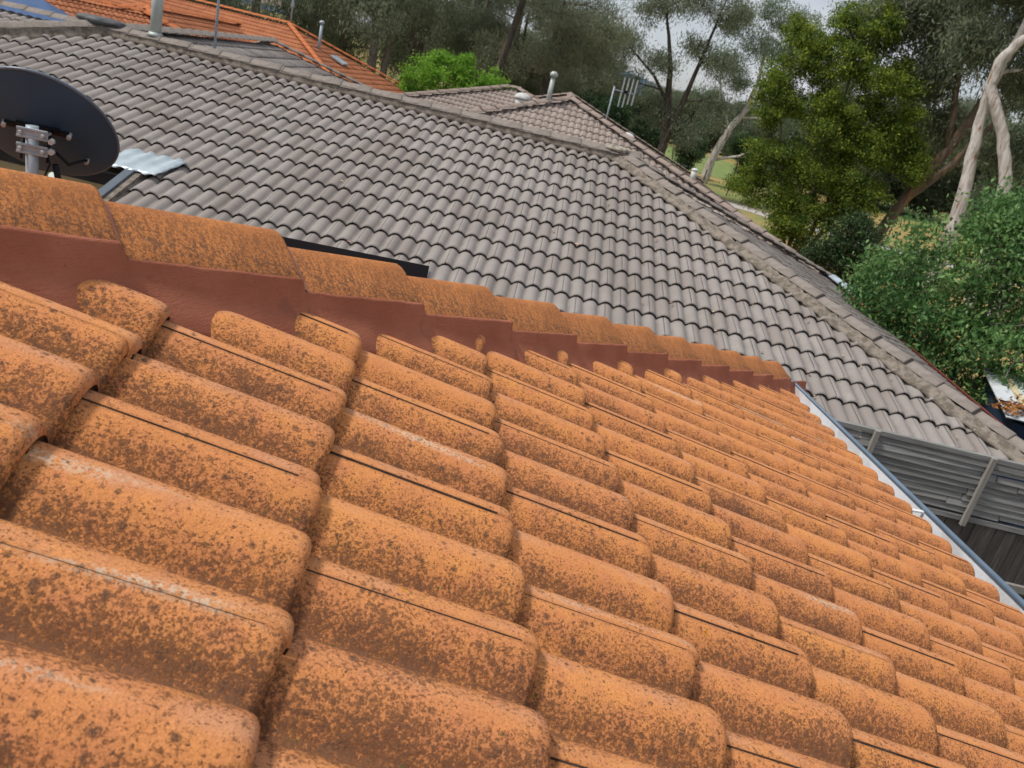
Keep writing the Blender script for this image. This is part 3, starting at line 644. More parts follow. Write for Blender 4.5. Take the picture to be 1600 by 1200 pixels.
# flue and dry debris
p = gp(-.95, -60.4); mb = MB(); b_ = p+Vector((0, 0, -.2)); mb.tube([tuple(b_)+(.074,), tuple(p+Vector((0, 0, 1.05)))+(.074,)], 20); mb.tube([tuple(p+Vector((0, 0, .055)))+(.12,), tuple(p+Vector((0, 0, .11)))+(.08,)], 20); mb.build('flue_pipe', M['pipe'], gh)
ant = gL+bG*1.0+aG*1.15; ant.z = wA.z-.30
am = empty('antenna_mast', ant, 'thin steel mast standing just behind the grey ridge near the flue', 'mast'); mb = MB(); mb.tube([tuple(ant-Vector((0, 0, .1)))+(.019,), tuple(ant+Vector((0, 0, 2.4)))+(.019,)], 10); mb.build('pole', M['steel'], am)
mb = MB(); mb.box(ant+Vector((-.06, -.05, .10)), (.07, 0, 0), (0, .05, 0), (0, 0, .03)); mb.build('foot_bracket', M['zincw'], am)
mb = MB(); q = ant+Vector((0, 0, 2.2)); mb.bar(q-aG*.5, q+aG*.5, (0, .012, 0), (0, 0, .012))
for i in range(6): mb.tube([tuple(q+aG*(-.45+.18*i)-bG*.3)+(.006,), tuple(q+aG*(-.45+.18*i)+bG*.3)+(.006,)], 6)
mb.build('antenna_elements', M['alu'], am)

# ---------- fallen leaves on the grey slope
lm_ = plain('pink_dry_leaf', (.62, .36, .26), .7, .3, var=.2, scale=60)
def leaf_mesh():
    mb = MB(); pts = [(-.5, 0, .0), (-.2, .16, .05), (.15, .19, .02), (.5, 0, .10), (.15, -.17, .05), (-.2, -.15, .0)]
    t_ = [(x, y, z+.02) for x, y, z in pts]; k = len(pts)
    mb.add(pts+t_, [tuple(reversed(range(k))), tuple(range(k, 2*k))]+[(i, (i+1) % k, k+(i+1) % k, k+i) for i in range(k)]); return mb.mesh('fallen_leaf')
LM = leaf_mesh(); LM.materials.append(lm_)
LM2 = leaf_mesh(); LM2.materials.append(plain('tan_dry_leaf', (.55, .42, .24), .8, .2, var=.25, scale=60))
for i, (k_, n_) in enumerate([(.9, -30.5), (1.6, -46.7), (2.2, -38.2), (2.9, -24.4), (4.3, -31.5), (5.4, -13.5), (6.5, -21.4), (7.0, -19.2), (9.2, -12.4), (10.1, -35.0), (6.0, -44.5), (4.9, -40.6), (3.6, -17.3), (10.6, -7.0), (11.1, -3.2), (8.3, -2.4), (8.4, 1.4)]):
    o = bpy.data.objects.new('fallen_leaf', LM); C.objects.link(o); s_ = .055+.025*rng.random()
    f = .5+round(n_)-n_; o.location = gp(k_, math.floor(n_)+.5, -.022 if i % 3 else -.012); o.scale = (s_, s_, s_); o.rotation_euler = (TG*.9, 0, rng.uniform(0, 6.28))
    tag(o, 'small dry leaf lying in a pan of the grey tiles', 'leaf', 'fallen leaves on the grey roof')

rl_ = random.Random(77)
for i in range(70):
    k_ = rl_.randint(2, 13); n_ = rl_.uniform(-22+k_*.5, -14+k_*1.75) if i < 56 else rl_.uniform(-50, -20)
    o = bpy.data.objects.new('fallen_leaf', LM2); C.objects.link(o); s_ = rl_.uniform(.022, .05); o.scale = (s_, s_, s_)
    o.location = gp(k_+rl_.choice((.06, .08, .1, rl_.uniform(.1, .9))), math.floor(n_)+.5+rl_.uniform(-.08, .08), -.030); o.rotation_euler = (TG*.9, 0, rl_.uniform(0, 6.28))
    tag(o, 'small dry leaf lying in a pan of the grey tiles', 'leaf', 'fallen leaves on the grey roof')

# ================================================================== fence between the houses
fa = Vector((5.18568763, 5.77582711, 0)); fz = -2.12+H0
fe = empty('paling_fence', (5.2, 5.77, 0), 'weathered timber fence of dark palings with a slatted screen on top between the houses', 'fence')
def fp(s, z, off=0): return Vector((fa.x, fa.y, 0))+aG*s-bG*off+Vector((0, 0, z))
S0, S1 = -4.2, 4.2
posts = [-3.3, -2.2+.02, -1.0, .03, 1.08, 2.2, 3.3]
for s in (-3.2, -1.0, .03+.0, 1.15, 2.3, 3.4):
    mb = MB(); mb.bar(fp(s, fz-.66, .035), fp(s, fz+.012, .035), aG*.022, bG*.02); mb.build('screen_post', M['wpost'], fe, bevel=.003)
for z, wv_ in ((fz-.012, .045), (fz-.60, .05)):
    mb = MB(); mb.bar(fp(S0, z), fp(S1, z), bG*.024, Vector((0, 0, wv_*.5))); mb.build('screen_rail', M['lattice'], fe, bevel=.003)
mb = MB(); r = random.Random(5)
for i in range(9):
    z = fz-.055-.058*i
    s = S0
    while s < S1:
        ln = r.uniform(1.0, 2.0); e = min(S1, s+ln); tl = r.uniform(-.012, .012); ofs = r.uniform(-.008, .008)
        if r.random() > .02: mb.bar(fp(s, z+tl, .012+ofs), fp(e-.006, z-tl+r.uniform(-.006, .006), .012-ofs), bG*.006+Vector((0, 0, r.uniform(-.004, .004))), Vector((0, 0, r.uniform(.024, .029)))+bG*.008)
        s = e
mb.build('screen_slats', M['lattice'], fe)
mb = MB(); s = S0
while s < S1:
    wdt = r.uniform(.085, .10); mb.bar(fp(s+wdt/2, .03, .02*(r.random())), fp(s+wdt/2, fz-.63+r.uniform(-.01, .006), .012*r.random()), aG*(wdt*.5-.002), bG*.008); s += wdt
mb.build('palings', M['paling'], fe)
for z in (.4, fz-1.14):
    mb = MB(); mb.bar(fp(S0, z, .045), fp(S1, z, .045), bG*.02, Vector((0, 0, .035))); mb.build('paling_rail', M['wpost'], fe)

# ================================================================== houses beyond
def frame(ang): return Vector((math.cos(ang), math.sin(ang), 0)), Vector((-math.sin(ang), math.cos(ang), 0))
def hip_block(parent, tile, cap, ctr, ang, lx, ly, ztop, tan_, nv=3, nose=0, wall=None, capstep=None, capm=None, faces='FRBL'):
    """hip roof block: ridge along local x if lx>ly else along y; ctr centre, ztop ridge height"""
    ax, ay = frame(ang); hx, hy = lx/2, ly/2; hm = min(hx, hy); ze = ztop-hm*tan_; c = Vector((ctr[0], ctr[1], 0))
    def q(x, y, z): p = c+ax*x+ay*y; p.z = z; return p
    fl, frr, br_, bl_ = q(-hx, -hy, ze), q(hx, -hy, ze), q(hx, hy, ze), q(-hx, hy, ze)
    if hx >= hy: r0, r1 = q(-hx+hy, 0, ztop), q(hx-hy, 0, ztop); fs = {'F': [fl, frr, r1, r0], 'R': [frr, br_, r1], 'B': [br_, bl_, r0, r1], 'L': [bl_, fl, r0]}; hips = [(r0, fl), (r1, frr), (r1, br_), (r0, bl_)]
    else: r0, r1 = q(0, -hy+hx, ztop), q(0, hy-hx, ztop); fs = {'F': [fl, frr, r0], 'R': [frr, br_, r1, r0], 'B': [br_, bl_, r1], 'L': [bl_, fl, r0, r1]}; hips = [(r0, fl), (r0, frr), (r1, br_), (r1, bl_)]
    for k, p in fs.items():
        if k in 'FR': roof_face(p, tile, parent, rng, g=.34, nv=nv, nose=nose, jn=.002)
        else: roof_face(p, tile, parent, rng, g=.34, nv=2, nose=0)
    if (r1-r0).length > .1: hips = [(r0, r1)]+hips
    for a_, b_ in hips:
        lay_caps(capm, [cap, M['gdark'] if cap is not M['o2cap'] else cap], parent, a_+Vector((0, 0, .05)), b_+Vector((0, 0, .05)), .4, rng)
    mb = MB(); mb.hexa([Vector((p.x, p.y, z)) for z in (0, ze-.12) for p in (q(-hx+.5, -hy+.5, 0), q(hx-.5, -hy+.5, 0), q(hx-.5, hy-.5, 0), q(-hx+.5, hy-.5, 0))]); mb.build('wall', wall or M['brick'], parent)
    mb = MB(); e = .04
    for p0, p1 in ((fl, frr), (frr, br_), (br_, bl_), (bl_, fl)):
        mb.bar(Vector((p0.x, p0.y, ze-.11)), Vector((p1.x, p1.y, ze-.11)), (p1-p0).normalized().cross(Vector((0, 0, 1)))*.05, Vector((0, 0, .06)))
    mb.build('gutter', M['redbrown'] if cap is M['o2cap'] else M['bcap'], parent)
    return r0, r1, hips
# brown-grey hip house behind on the right
bh = empty('brown_tiled_house', (4.5, 24, 0), 'brownish grey tiled house with dome vents behind the grey hip', 'house')
ap = Vector((3.36, 20.7, -.39+H0)); hw2 = 6.0; c_ = ap+bG*3.2
b0, b1, _ = hip_block(bh, M['btile'], M['bcap'], (c_.x, c_.y), PS, 2*hw2, 2*hw2+6.4, ap.z, .352, nv=6, nose=1, capm=CAPG)
# smaller wing behind it on the left
ap2 = Vector((2.17, 25.9, -.60+H0)); c2_ = ap2+bG*1.5-aG*.2
hip_block(bh, M['btile'], M['bcap'], (c2_.x+.35, c2_.y), PS, 10.3, 10, ap2.z, .31, nv=4, nose=0, capm=CAPG)
def pipe(parent, p, h, r_, cowl=0, mat='pipe'):
    mb = MB(); p = Vector(p); mb.tube([tuple(p-Vector((0, 0, .2)))+(r_,), tuple(p+Vector((0, 0, h)))+(r_,)], 14)
    if cowl: mb.tube([tuple(p+Vector((0, 0, h-.02)))+(r_*1.7,), tuple(p+Vector((0, 0, h+.05)))+(r_*1.7,), tuple(p+Vector((0, 0, h+.10)))+(r_*.8,)], 14)
    return mb.build('vent_pipe', M[mat], parent)
def dome(parent, c, r_, mat='white'):
    mb = MB(); c = Vector(c); vs = []; 
    for i in range(7):
        a_ = math.pi/2*i/6
        for k in range(18): b_ = 2*math.pi*k/18; vs.append(c+Vector((r_*math.cos(a_)*math.cos(b_), r_*math.cos(a_)*math.sin(b_), r_*.62*math.sin(a_))))
    mb.add(vs, [(i*18+k, i*18+(k+1) % 18, (i+1)*18+(k+1) % 18, (i+1)*18+k) for i in range(6) for k in range(18)], 0, True)
    mb.tube([tuple(c-Vector((0, 0, .3)))+(r_*.8,), tuple(c)+(r_*.8,)], 18); return mb.build('roof_vent', M[mat], parent)
hR = (aG-bG).normalized(); hLd = (-aG-bG).normalized()
pipe(bh, ap+hLd*.75+Vector((0, 0, -.12)), .55, .055, 1)
dome(bh, ap+hLd*1.6+bG*.5+Vector((0, 0, -.22)), .20, 'oldw')
dome(bh, ap+hR*2.1+bG*.5+Vector((0, 0, -.50)), .18, 'oldw')
q_ = ap+hR*4.2+bG*.35+Vector((0, 0, -.98)); pipe(bh, q_, .22, .05, 0, 'blk'); dome(bh, q_+Vector((0, 0, .22)), .075, 'oldw')
# television antenna on that roof
tb = ap+hR*1.35+bG*1.0+Vector((0, 0, -.52)); ta_ = empty('tv_antenna', tb, 'television antenna with four upright bars on a thin pole over the brown roof', 'antenna')
mb = MB(); mb.tube([tuple(tb-Vector((0, 0, .1)))+(.019,), tuple(tb+Vector((0, 0, 1.05)))+(.019,)], 10); mb.build('pole', M['steel'], ta_)
mb = MB(); t0 = tb+Vector((0, 0, .98)); mb.bar(t0, t0+aG*.52, bG*.012, Vector((0, 0, .012))); mb.build('boom', M['steel'], ta_)
for i in range(4):
    mb = MB(); p = t0+aG*(.2+.105*i); mb.bar(p-Vector((0, 0, .36 if i < 2 else .27)), p+Vector((0, 0, .33)), aG*.016, bG*.008); mb.build('antenna_bar', M['alu'], ta_)
mb = MB(); mb.box(t0+aG*.3, aG*.05, bG*.03, (0, 0, .035)); mb.build('balun_box', M['blk'], ta_)

# orange house far behind on the left
o2 = empty('distant_orange_house', (-8.5, 36, 0), 'distant house with bright orange tiled roofs and a skylight, among the trees', 'house')
an = R_(-16.4); ax, ay = frame(an)
apA = Vector((-5.91, 35.5, -.41+H0)); cA = apA-ax*3.0
hip_block(o2, M['o2tile'], M['o2cap'], (cA.x, cA.y), an, 14.6, 8.6, apA.z, .385, nv=4, nose=1, capm=CAPR)
P1 = at(-18.1, 30.5); 
cB = P1+ay*4.0; hip_block(o2, M['o2tile'], M['o2cap'], (cB.x, cB.y), an, 9, 16, -.84+H0, .36, nv=4, nose=1, capm=CAPR)
cC = at(-21.6, 28.5); hip_block(o2, M['o2tile'], M['o2cap'], (cC.x, cC.y), R_(38), 13, 9, -.98+H0, .33, nv=4, nose=1, capm=CAPR)
pv = apA+ax*1.5-ay*.35; pv.z = apA.z-.62; pipe(o2, pv, .95, .06, 1, 'steel')
sk = apA+ax*2.35-ay*.2; sk.z = apA.z-.385*2.35+.03
mb = MB(); sl = (ax*math.cos(.367)-Vector((0, 0, math.sin(.367)))); mb.box(sk+Vector((0, 0, .03)), sl*.30, ay*.28, sl.cross(ay)*.04); mb.build('skylight', M['zinc'], o2, bevel=.01)
pb = apA+ay*.1; am2 = empty('antenna_mast', pb, 'thin antenna pole standing on the ridge of the distant orange roof', 'mast'); mb = MB(); mb.tube([tuple(pb)+(.03,), tuple(pb+Vector((0, 0, 1.5)))+(.03,)], 8); mb.box(pb+Vector((0, 0, .75)), (.06, 0, 0), (0, .06, 0), (0, 0, .10)); mb.build('pole', M['steel'], am2)
# small blue metal roof at the far left, pale roof behind
bs = empty('blue_roofed_shed', at(-23.3, 21.5), 'small shed with a dark blue metal hip roof beside the distant orange house', 'shed')
cb = at(-23.25, 22.0); axb, ayb = frame(R_(10)); zt = -.93+H0
mb = MB(); q4 = [cb-axb*1.3-ayb*1.6, cb+axb*1.3-ayb*1.6, cb+axb*1.3+ayb*1.6, cb-axb*1.3+ayb*1.6]; q4 = [Vector((p.x, p.y, zt-.62)) for p in q4]; r0_, r1_ = cb-axb*.25, cb+axb*.12; r0_.z = r1_.z = zt
mb.add(q4+[r0_, r1_], [(0, 1, 5, 4), (1, 2, 5), (2, 3, 4, 5), (3, 0, 4), (3, 2, 1, 0)]); mb.build('metal_roof', M['blue'], bs, bevel=.02)
mb = MB(); mb.hexa([Vector((p.x, p.y, z)) for z in (0, zt-.625) for p in [cb+(Vector((q.x, q.y, 0))-cb)*.85 for q in q4]]); mb.build('wall', M['cream'], bs)
ph_ = empty('pale_grey_house', at(-20.5, 52), 'pale grey roofed house glimpsed beyond the distant orange roof', 'house')
cP = at(-20.8, 54); hip_block(ph_, M['gtile'], M['gcap'], (cP.x, cP.y), R_(-12), 16, 10, -.35+H0, .35, nv=2, capm=CAPR, wall=M['soffit'])

# ================================================================== garden shed at the right edge
gs = empty('garden_shed', at(41.5, 12.6), 'low garden shed with a pale translucent corrugated roof strewn with dry leaves', 'shed')
def corr():
    t = NT('pale_corrugated_sheet'); c = t.mix(t.rng(t.noise(3, 6), .3, .7), (.50, .54, .58), (.62, .65, .67)); c = t.mix(t.math('MULTIPLY', t.rng(t.noise(11, 6), .55, .75), .5), c, (.22, .22, .21)); return t.fin(c, .4, .4)
sA = at(39.35, 13.2, 0); sB = at(41.2, 11.2, 0); ux = (sB-sA).normalized(); uy = Vector((-ux.y, ux.x, 0)); uy = uy if uy.x > 0 else -uy
zA = -2.40+H0
mb = MB(); nn = 90; LN = 2.6; WD = 3.0; vs = []
for i in range(nn+1):
    s = LN*i/nn; z = zA+.012*math.sin(2*math.pi*s/.076)
    vs += [sA+ux*s+Vector((0, 0, z)), sA+ux*s+uy*WD+Vector((0, 0, z+.22))]
mb.add(vs, [(2*i, 2*i+1, 2*i+3, 2*i+2) for i in range(nn)], 0, True); o = mb.build('roof_sheet', corr(), gs); sm = o.modifiers.new('thick', 'SOLIDIFY'); sm.thickness = .004
mb = MB(); mb.bar(sA+Vector((0, 0, zA+.03))+uy*.28, sA+ux*LN+Vector((0, 0, zA+.05))+uy*.28, uy*.04, Vector((0, 0, .014))); mb.build('roof_batten', plain('pale_yellow_timber', (.55, .48, .30), .8), gs)
mb = MB(); 
mb.hexa([Vector((p.x, p.y, z)) for z in (0, zA-.05) for p in (sA+ux*.12+uy*.1, sA+ux*(LN-.1)+uy*.1, sA+ux*(LN-.1)+uy*(WD-.2), sA+ux*.12+uy*(WD-.2))]); mb.build('wall', plain('navy_wall_sheet', (.02, .035, .07), .5), gs)
# heap of dry leaves on its roof
def leaf_heap(name, c, rx, ry, hz, n, size, mat, label):
    P = rng.normal(size=(n, 3))*np.array([rx, ry, 0])*.5; P[:, 2] = np.abs(rng.normal(size=n))*hz*np.exp(-(P[:, 0]/rx)**2-(P[:, 1]/ry)**2)
    V, F = leaf_quads(P+np.array(c), rng.normal(size=(n, 3))*np.array([1, 1, .4]), rng.normal(size=(n, 3))+np.array([0, 0, 1.2]), size*(.6+.8*rng.random(n)), .5, 1.0)
    me = quads_mesh(name, V, F, False); o = link(name, me, mat); tag(o, label, 'leaves', kind='stuff'); return o
def leaf_quads(c, t, nrm, ln, ratio, dummy):
    t = t/np.maximum(1e-6, np.linalg.norm(t, axis=1, keepdims=True)); b = np.cross(t, nrm); b /= np.maximum(1e-6, np.linalg.norm(b, axis=1, keepdims=True))
    nn_ = np.cross(b, t); ln = ln[:, None]; w_ = ln*ratio*.5
    V = np.stack([c-t*ln*.5, c-t*ln*.05+b*w_+nn_*ln*.06, c+t*ln*.5, c-t*ln*.05-b*w_+nn_*ln*.06], 1).reshape(-1, 3)
    return V, np.arange(len(V)).reshape(-1, 4)
hc = at(42.3, 10.95, zA+.06); leaf_heap('dry_leaf_heap', tuple(hc),   .34, .18, .08, 260, .07, mottled('dry_brown_leaf', (.36, .17, .06), (.20, .08, .035), 30), 'heap of dry brown leaves on the pale shed roof')

# ================================================================== trees
def leaf_mat(name, a, b, c, trans=.35, rough=.55, cs=1.6):
    t = NT(name); isl = t.island(); cl = t.noise(cs, 4, .6)
    col = t.mix(t.rng(cl, .38, .62), a, b); col = t.mix(t.math('MULTIPLY', t.rng(isl, .6, 1.0), .8), col, c); col = t.mul(col, t.rng(isl, 0, 1, .75, 1.2, False))
    t.fin(col, rough, .3); tr = t.n('BsdfTranslucent'); t.l(col, tr.inputs[0]); mxs = t.n('MixShader'); mxs.inputs[0].default_value = trans
    t.l(t.b.outputs[0], mxs.inputs[1]); t.l(tr.outputs[0], mxs.inputs[2]); t.l(mxs.outputs[0], t.o.inputs[0]); return t.m
def bark_mat(name, a, b, c, sc=2.0):
    t = NT(name); v = t.scaled(t.obj(), (5, 5, .9)); f = t.noise(sc, 7, .65, v, .6); col = t.mix(t.rng(f, .38, .6), a, b)
    col = t.mix(t.rng(t.noise(sc*.6, 4, .6, v), .56, .66), col, c); t.bump(t.noise(sc*6, 6, .7, v), .02); return t.fin(col, .85, .2)
LF = {
 'gum': leaf_mat('grey_green_gum_leaf', (.17, .215, .135), (.25, .295, .19), (.32, .33, .23), .45),
 'gumdark': leaf_mat('dark_gum_leaf', (.115, .155, .09), (.175, .22, .13), (.25, .26, .17), .45),
 'sheoak': leaf_mat('brown_green_sheoak_needle', (.14, .175, .10), (.21, .24, .14), (.29, .24, .17), .45),
 'gumlight': leaf_mat('silvery_gum_leaf', (.13, .19, .11), (.20, .26, .16), (.27, .31, .20), .45),
 'yellow': leaf_mat('yellow_green_leaf', (.058, .12, .024), (.175, .255, .036), (.42, .48, .06), .5),
 'lime': leaf_mat('lime_green_leaf', (.15, .33, .035), (.24, .46, .05), (.34, .52, .08), .5),
 'shrub': leaf_mat('fresh_green_leaf', (.066, .17, .05), (.145, .275, .082), (.26, .39, .14), .4, .42),
 'bush': leaf_mat('deep_green_bush_leaf', (.028, .062, .024), (.05, .095, .035), (.08, .125, .045), .3)}
BK = {'grey': bark_mat('grey_bark', (.16, .14, .125), (.27, .245, .22), (.10, .085, .07)),
      'white': bark_mat('white_gum_bark', (.36, .32, .28), (.60, .57, .54), (.27, .18, .12), 1.9),
      'rough': bark_mat('brown_stringy_bark', (.11, .085, .065), (.20, .155, .12), (.30, .17, .09)),
      'dark': bark_mat('dark_bark', (.05, .042, .036), (.10, .085, .07), (.15, .10, .06))}
def crown_leaves(lobes, r, ln, ratio, droop, per, cr_, up=0.0, spread=1.0):
    """lobes (x,y,z,rx,ry,rz,clumps): clumps of leaves scattered through each lobe, thicker near its skin"""
    CC = []; 
    for x, y, z, rx, ry, rz, n in lobes:
        d = r.normal(size=(n, 3)); d /= np.linalg.norm(d, axis=1, keepdims=True); rad = r.random((n, 1))**.45
        CC.append(np.array([x, y, z])+d*rad*np.array([rx, ry, rz]))
    cc = np.concatenate(CC); k = (per*(.5+r.random(len(cc)))).astype(int); idx = np.repeat(np.arange(len(cc)), k); n = len(idx)
    sz = cr_*(.6+.8*r.random(len(cc)))[idx][:, None]
    off = r.normal(size=(n, 3))*np.array([1, 1, .62])*sz*.55; off[:, 2] -= droop*.5*np.abs(r.normal(size=n))*sz[:, 0]
    t = r.normal(size=(n, 3)); t[:, 2] -= droop*1.8; nr_ = r.normal(size=(n, 3)); nr_[:, 2] += up
    V, F = leaf_quads(cc[idx]+off, t, nr_, ln*(.6+.8*r.random(n)), ratio, 1); return V, F, cc
def limb(mb, a, b, r0, r1, rr, sag=.12, n=6, sides=6):
    a, b = Vector(a), Vector(b); L = (b-a).length; w1 = Vector((rr.uniform(-1, 1), rr.uniform(-1, 1), rr.uniform(-.2, .8)))*L*sag; pts = []
    for i in range(n+1):
        t = i/n; p = a.lerp(b, t)+w1*math.sin(math.pi*t)+Vector((rr.uniform(-1, 1), rr.uniform(-1, 1), rr.uniform(-1, 1)))*L*.018; pts.append(tuple(p)+(r0+(r1-r0)*t**.8,))
    mb.tube(pts, sides, 0, False); return pts
def tree(name, label, cat, azd, D, trunks, lobes, leaf, bark, ln, ratio, droop, per, cr_, seed, group=None, upn=0.0, twigs=7, limbr=.07, zs=1.0):
    r = np.random.default_rng(seed); rr = random.Random(seed); base = at(azd, D)
    root = empty(name, base, label, cat, group, -R_(azd))
    mb = MB(); tp = []
    for T in trunks:
        P = [Vector(p[:3]) for p in T]; fine = []
        for i in range(len(T)-1):
            for k in range(4):
                t = k/4; p = P[i].lerp(P[i+1], t); fine.append(tuple(p+Vector((rr.uniform(-1, 1), rr.uniform(-1, 1), 0))*T[i][3]*.16)+(T[i][3]+(T[i+1][3]-T[i][3])*t,))
        fine.append(tuple(T[-1])); mb.tube(fine, 12, 0, True); tp += fine
    for L in lobes:
        c = Vector(L[:3]); best = min(tp, key=lambda p: (Vector(p[:3])-c).length+max(0, p[2]-c.z)*2)
        if best[3] > .01:
            pts = limb(mb, best[:3], c, min(best[3]*.6, limbr), .02, rr)
            for _ in range(twigs):
                q = Vector((c.x+rr.gauss(0, L[3]*.55), c.y+rr.gauss(0, L[4]*.55), c.z+rr.gauss(0, L[5]*.5))); s = rr.choice(pts[2:]); limb(mb, s[:3], q, min(.022, s[3]*.7), .005, rr, .1, 4, 4)
    me = mb.mesh('trunk'); link('trunk', me, BK[bark], root, world=False)
    V, F, _ = crown_leaves(lobes, r, ln, ratio, droop, per, cr_, upn)
    me = quads_mesh('crown', V, F, False); link('crown', me, LF[leaf], root, world=False)
    return root
def copy_tree(o, azd, D, rz, sc, label, group=None):
    c = o.copy(); C.objects.link(c); c.location = at(azd, D); c.rotation_euler = (0, 0, rz); c.scale = (sc, sc, sc); c['label'] = label
    if group: c['group'] = group
    for ch in list(o.children): k = ch.copy(); C.objects.link(k); k.parent = c
    return c
def rlobes(r, n, x, y, z0, z1, s, cl):
    return [(r.uniform(-x, x), r.uniform(-y, y), r.uniform(z0, z1), s*r.uniform(.7, 1.3), s*r.uniform(.7, 1.3), s*r.uniform(.5, .95), int(cl*r.uniform(.7, 1.3))) for _ in range(n)]
rr = random.Random(21)
# --- eucalypts behind the left-hand roofs: three builds, then copies
ga = 'gum trees behind the roofs'
A = tree('gum_tree', 'grey-green gum whose pale twin trunks fork low behind the distant orange roof', 'tree', -3.9, 44,
         [[(-.2, 0, 0, .26), (-.1, 0, 3, .22), (-.35, 0, 6, .17), (-.3, 0, 10, .1), (-.2, 0, 13, .05)], [(.5, .3, 0, .22), (.45, .2, 3, .18), (.9, 0, 6.5, .14), (1.5, 0, 10, .09), (1.8, 0, 12.5, .04)]],
         rlobes(rr, 17, 3.4, 2.6, 4.8, 13, 1.35, 60), 'gum', 'grey', .20, .2, .9, 34, .5, 1, ga)
B = tree('gum_tree', 'dense dark gum with hanging foliage behind the left end of the distant orange roof', 'tree', -11.5, 47,
         [[(0, 0, 0, .3), (.1, 0, 3, .25), (-.2, 0, 7, .18), (.2, 0, 11, .1), (.3, 0, 14, .04)]],
         rlobes(rr, 20, 3.8, 3, 2.4, 13, 1.5, 64), 'gumdark', 'rough', .20, .2, .9, 34, .55, 2, ga)
Cc = tree('sheoak_tree', 'brownish green sheoak with wispy drooping foliage between the lime shrub and the sky', 'tree', 7.2, 43,
          [[(0, 0, 0, .24), (.1, 0, 3, .2), (0, 0, 6, .14), (.1, 0, 9, .06)]],
          rlobes(rr, 22, 3.0, 2.4, 1.6, 8.0, 1.25, 60), 'sheoak', 'dark', .26, .09, .7, 40, .5, 3)
copy_tree(B, -15.5, 52, 1.1, 1.0, 'dark gum farthest left behind the pale and orange roofs', ga)
copy_tree(A, -8.2, 51, 2.2, 1.05, 'grey-green gum behind the ridge of the distant orange roof', ga)
copy_tree(B, -6.0, 58, 3.9, 1.1, 'dark gum standing deep behind the skylight of the orange roof', ga)
copy_tree(A, -1.3, 52, 4.0, .95, 'grey-green gum directly above the left end of the lime shrub', ga)
copy_tree(A, 1.9, 48, 5.2, .92, 'grey-green gum directly above the middle of the lime shrub', ga)
copy_tree(B, 4.9, 57, .6, 1.05, 'dark gum behind the right end of the lime shrub', ga)
copy_tree(B, -1.8, 66, 2.6, 1.2, 'dark gum in the second row behind the twin-trunked gum', ga)
copy_tree(B, 2.6, 70, 5.0, 1.2, 'dark gum in the second row behind the lime shrub', ga)
copy_tree(Cc, 9.4, 52, 1.0, .92, 'brownish green sheoak beside the gap of sky above the television antenna')
copy_tree(Cc, 5.3, 46, 2.0, .82, 'smaller brownish green sheoak just right of the lime shrub')
tree('leaning_gum', 'gum with a dark bare leaning trunk above the right end of the lime shrub', 'tree', 3.9, 40,
     [[(-.35, 0, 0, .24), (-.1, 0, 3.2, .2), (.25, 0, 5, .17), (.6, 0, 7.5, .14), (.5, 0, 10, .08), (.4, 0, 12, .04)]], rlobes(rr, 9, 2.6, 2.2, 7.8, 12, 1.1, 46), 'gum', 'dark', .20, .2, .9, 32, .5, 9)
tree('lime_shrub', 'rounded bright lime green shrub behind the grey roofs', 'shrub', .9, 38,
     [[(-.9, 0, 0, .08), (-1.2, 0, 2, .05), (-1.4, 0, 3.4, .03)], [(.4, 0, 0, .09), (.5, 0, 2, .06), (.6, 0, 3.6, .03)], [(1.2, 0, 0, .07), (1.7, 0, 1.8, .04), (2.0, 0, 2.9, .02)]],
     [(-1.0, 0, 3.3, 1.0, 1.1, .95, 60), (.1, 0, 3.7, 1.0, 1.1, .85, 60), (1.2, 0, 3.2, 1.1, 1.1, .9, 62), (-1.6, .1, 2.6, .7, .9, .9, 42), (1.9, 0, 3.7, .7, .8, .6, 40), (2.6, 0, 3.2, .6, .7, .5, 30), (2.2, 0, 2.9, .75, .9, .8, 50), (2.9, 0, 2.5, .5, .7, .6, 34), (0, -.2, 2.3, 1.7, 1.0, .9, 70), (-.6, .1, 4.2, .35, .4, .4, 14), (.6, 0, 4.35, .4, .4, .35, 14)],
     'lime', 'grey', .11, .5, .1, 60, .26, 11, upn=.8)
# --- park trees on the middle ground
tree('open_gum', 'open crowned gum with a dark forked trunk against the sky right of the antenna', 'tree', 15.9, 52,
     [[(0, 0, 0, .34), (.05, 0, 2.4, .28), (-.3, 0, 4.6, .22), (-.9, 0, 7, .14), (-1.9, 0, 9.6, .06)], [(.05, 0, 2.4, .2), (.5, 0, 5, .16), (.9, 0, 8, .1), (1.3, 0, 11, .04)], [(-.3, 0, 4.6, .12), (-1.6, 0, 6, .08), (-3.4, 0, 7.2, .04)]],
     [(-3.8, 0, 7.6, 1.3, 1.2, .8, 40), (-2.6, 0, 9.8, 1.4, 1.2, .9, 50), (-.6, 0, 10.6, 1.2, 1.1, .9, 36), (1.6, 0, 10.4, 1.3, 1.2, 1.0, 48), (-1.5, 0, 7.0, .9, .9, .7, 26), (2.0, 0, 7.6, 1.1, 1, .8, 34), (-3.0, 0, 5.4, 1.1, 1, .7, 32), (.4, 0, 8.2, .8, .8, .6, 20), (-.2, 0, 12.2, 1.4, 1.2, .9, 40), (2.6, 0, 5.2, 1.0, 1, .8, 30), (-.6, .6, 4.4, 1.2, 1, .8, 34), (.9, .6, 3.4, 1.0, 1, .9, 34)],
     'gum', 'dark', .20, .22, .9, 72, .60, 12)
